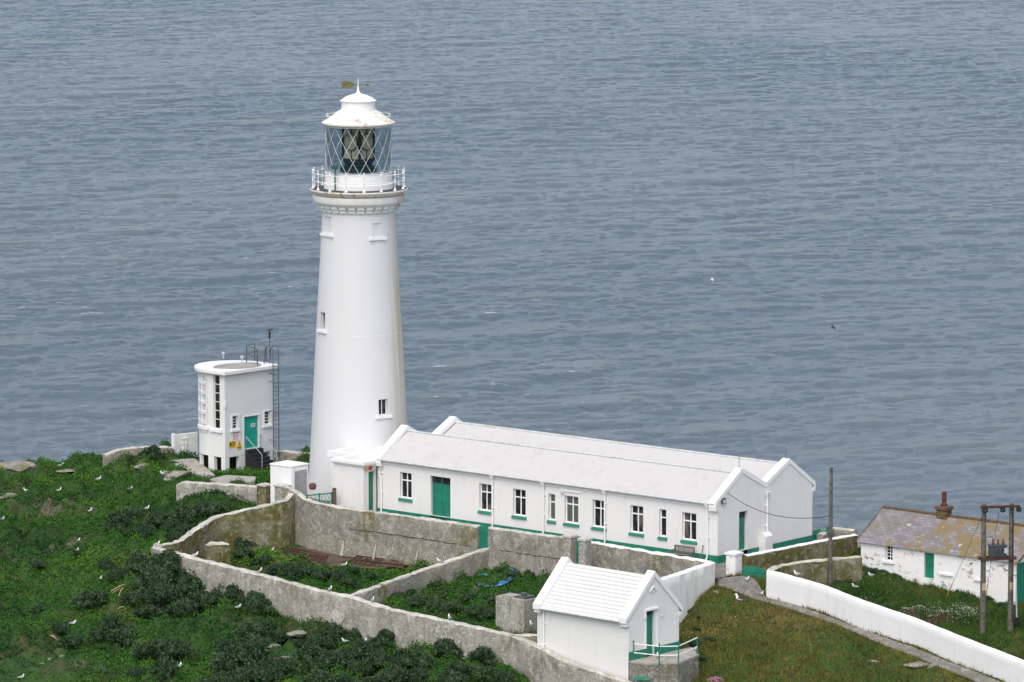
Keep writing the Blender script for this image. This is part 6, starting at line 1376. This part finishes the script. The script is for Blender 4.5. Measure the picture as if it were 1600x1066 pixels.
for lb, px, py, dg_, kd_ in (
    ('gull standing on the grass left of the picture, near the flat slab', 41, 773, 200, 'stand'), ('gull half hidden in the grass right of the far left one', 92, 770, 30, 'sit'), ('gull on the grass below the end of the low curved wall', 154, 755, 20, 'stand'),
    ('gull sitting on the slope above two upright gulls', 203, 768, 0, 'sit'), ('small upright gull on dark grass left of the pair of standing gulls', 141, 805, 60, 'stand'), ('left one of two upright gulls beside the grey wall shrubs', 200, 803, -20, 'stand'),
    ('right one of two upright gulls beside the grey wall shrubs', 229, 801, 10, 'stand'), ('gull at the left picture edge halfway up the slope', 3, 815, 10, 'sit'), ('upper one of two gulls in the middle of the left slope', 123, 848, -60, 'sit'), ('lower one of two gulls in the middle of the left slope', 121, 864, -60, 'sit'),
    ('gull sitting next to the boulders by the concrete apron', 255, 744, 180, 'sit'), ('gull on the cliff edge near the shore rocks', 95, 731, 0, 'sit'), ('gull peeping out of the leaves above the dead stems', 158, 908, -80, 'sit'),
    ('left one of a close pair of gulls in the shrub thicket', 249, 935, 230, 'stand'), ('right one of a close pair of gulls in the shrub thicket', 254, 930, -20, 'stand'), ('gull sitting in green leaves above the lower left bare patch', 114, 978, 0, 'sit'),
    ('gull standing in the bottom left corner on bare ground', 33, 1066, 20, 'stand'), ('gull standing on bright grass below the outer wall shrub', 372, 956, 15, 'stand'), ('gull at the left end of the rusty grating', 426, 866, -60, 'stand'),
    ('gull resting by the skirt of the wall in the garden shade', 443, 847, 0, 'sit'), ('gull sitting left of the resting one in the garden shade', 436, 846, 190, 'sit'), ('tiny gull among the shrubs under the grey wall', 314, 800, 0, 'sit'),
    ('gull upright among the leaves near the bottom edge', 281, 1048, 70, 'stand'), ('gull by the bare grey outcrop', 463, 1046, 0, 'sit'), ('gull in the dense shrubs under the white wall patch', 539, 1006, 180, 'sit'), ('gull just left of the lone small shrub at the wall foot', 572, 1010, 90, 'stand'),
    ('gull lying stretched out on the bare soil in front of the cross wall', 538, 887, 10, 'sit'), ('gull standing on the path near the ragged green gate', 1167, 912, -40, 'stand'), ('upper one of two gulls on the grass edge of the path', 1190, 935, -60, 'stand'), ('lower one of two gulls on the grass edge of the path', 1201, 941, -50, 'stand'),
    ('gull resting on the ground by the hut railing end', 1084, 1020, 0, 'sit'), ('gull by the corner of the bench yard', 1106, 872, 200, 'sit'), ('gull in the enclosure nearest the mossy wall end', 1361, 906, 200, 'stand'), ('gull lying in white flowers behind the white wall', 1336, 921, 160, 'sit'),
    ('gull standing on the grass below the cottage door', 1430, 912, -80, 'stand'), ('gull beside the left transformer pole under the cottage wall', 1520, 930, 180, 'sit')):
    gull(lb, G(px, py, .14 if kd_ == 'stand' else .1), dg_, kd_)
gull('large black-backed gull sitting on the meadow by the path', G(1157, 942, .12), 170, 'sit', 'gull_black', 1.35)
gull('dark-backed gull standing on the outer wall top', on(OW, 404)+Vector((0, 0, -.01)), 10, 'stand', 'gull_black')
for lb, pl_w, px, dg_ in (('gull standing on the top corner of the garden wall', OW, 246, 20), ('gull walking along the outer wall near its left corner', OW, 305, 15), ('upright gull on the outer wall just before the cross wall', OW, 516, 60), ('gull on the outer wall just past the cross wall', OW, 583, 70), ('gull on the outer wall before the concrete tank', OW, 702, 100), ('gull perched on the cross wall of the garden', XW, 686, 190)):
    gull(lb, on(pl_w, px)+Vector((0, 0, -.01)), dg_)
gull('gull on the mossy wall stub between tank and hut', UY(830, 978, 308.2)+Vector((0, 0, -.05)), 110)
gull('gull at the edge of the hut platform under the railing', U(1027.5, 1029, -2.49), 90)
gull('gull tucked behind the bend of the white wall', wb[2]+Vector((.1, .3, 1.7)), 160)
# a gull on the wing over the sea
def wing_gull(label, p, deg, s=1.1, top='gull_grey'):
    mb = MB(); mb.mats = ['gull_white' if top == 'gull_grey' else 'gull_black', top, 'gull_black', 'gull_beak']; mb.cur = 0
    mb.tube([(-.3, 0, 0), (-.18, 0, 0), (0, 0, .01), (.14, 0, .02), (.2, 0, .03), (.25, 0, .025)], [.03, .06, .085, .06, .045, .012], 10)
    for s_ in (-1, 1):
        mb.cur = 1; mb.hexa([(-.1, s_*.05, 0), (.1, s_*.05, 0), (.13, s_*.35, .1), (-.05, s_*.35, .1), (-.1, s_*.05, .02), (.1, s_*.05, .02), (.13, s_*.35, .115), (-.05, s_*.35, .115)])
        mb.hexa([(-.05, s_*.35, .1), (.13, s_*.35, .1), (-.05, s_*.68, .04), (-.09, s_*.66, .04), (-.05, s_*.35, .115), (.13, s_*.35, .115), (-.05, s_*.68, .045), (-.09, s_*.66, .045)])
    o = mb.build('gull', None, (0, 0, 0), smooth=True); o.location = p; o.rotation_euler = (R(25), 0, R(deg)); o.scale = (s, s, s); tag(o, label, 'gull', 'gulls over the sea')
wing_gull('dark flying bird over the sea far right of the lighthouse', UY(1302, 512, 420), 20, .75, 'gull_black')
wing_gull('small white gull flying over the sea to the right of the lighthouse', UY(1113, 437, 430), 10, .6)
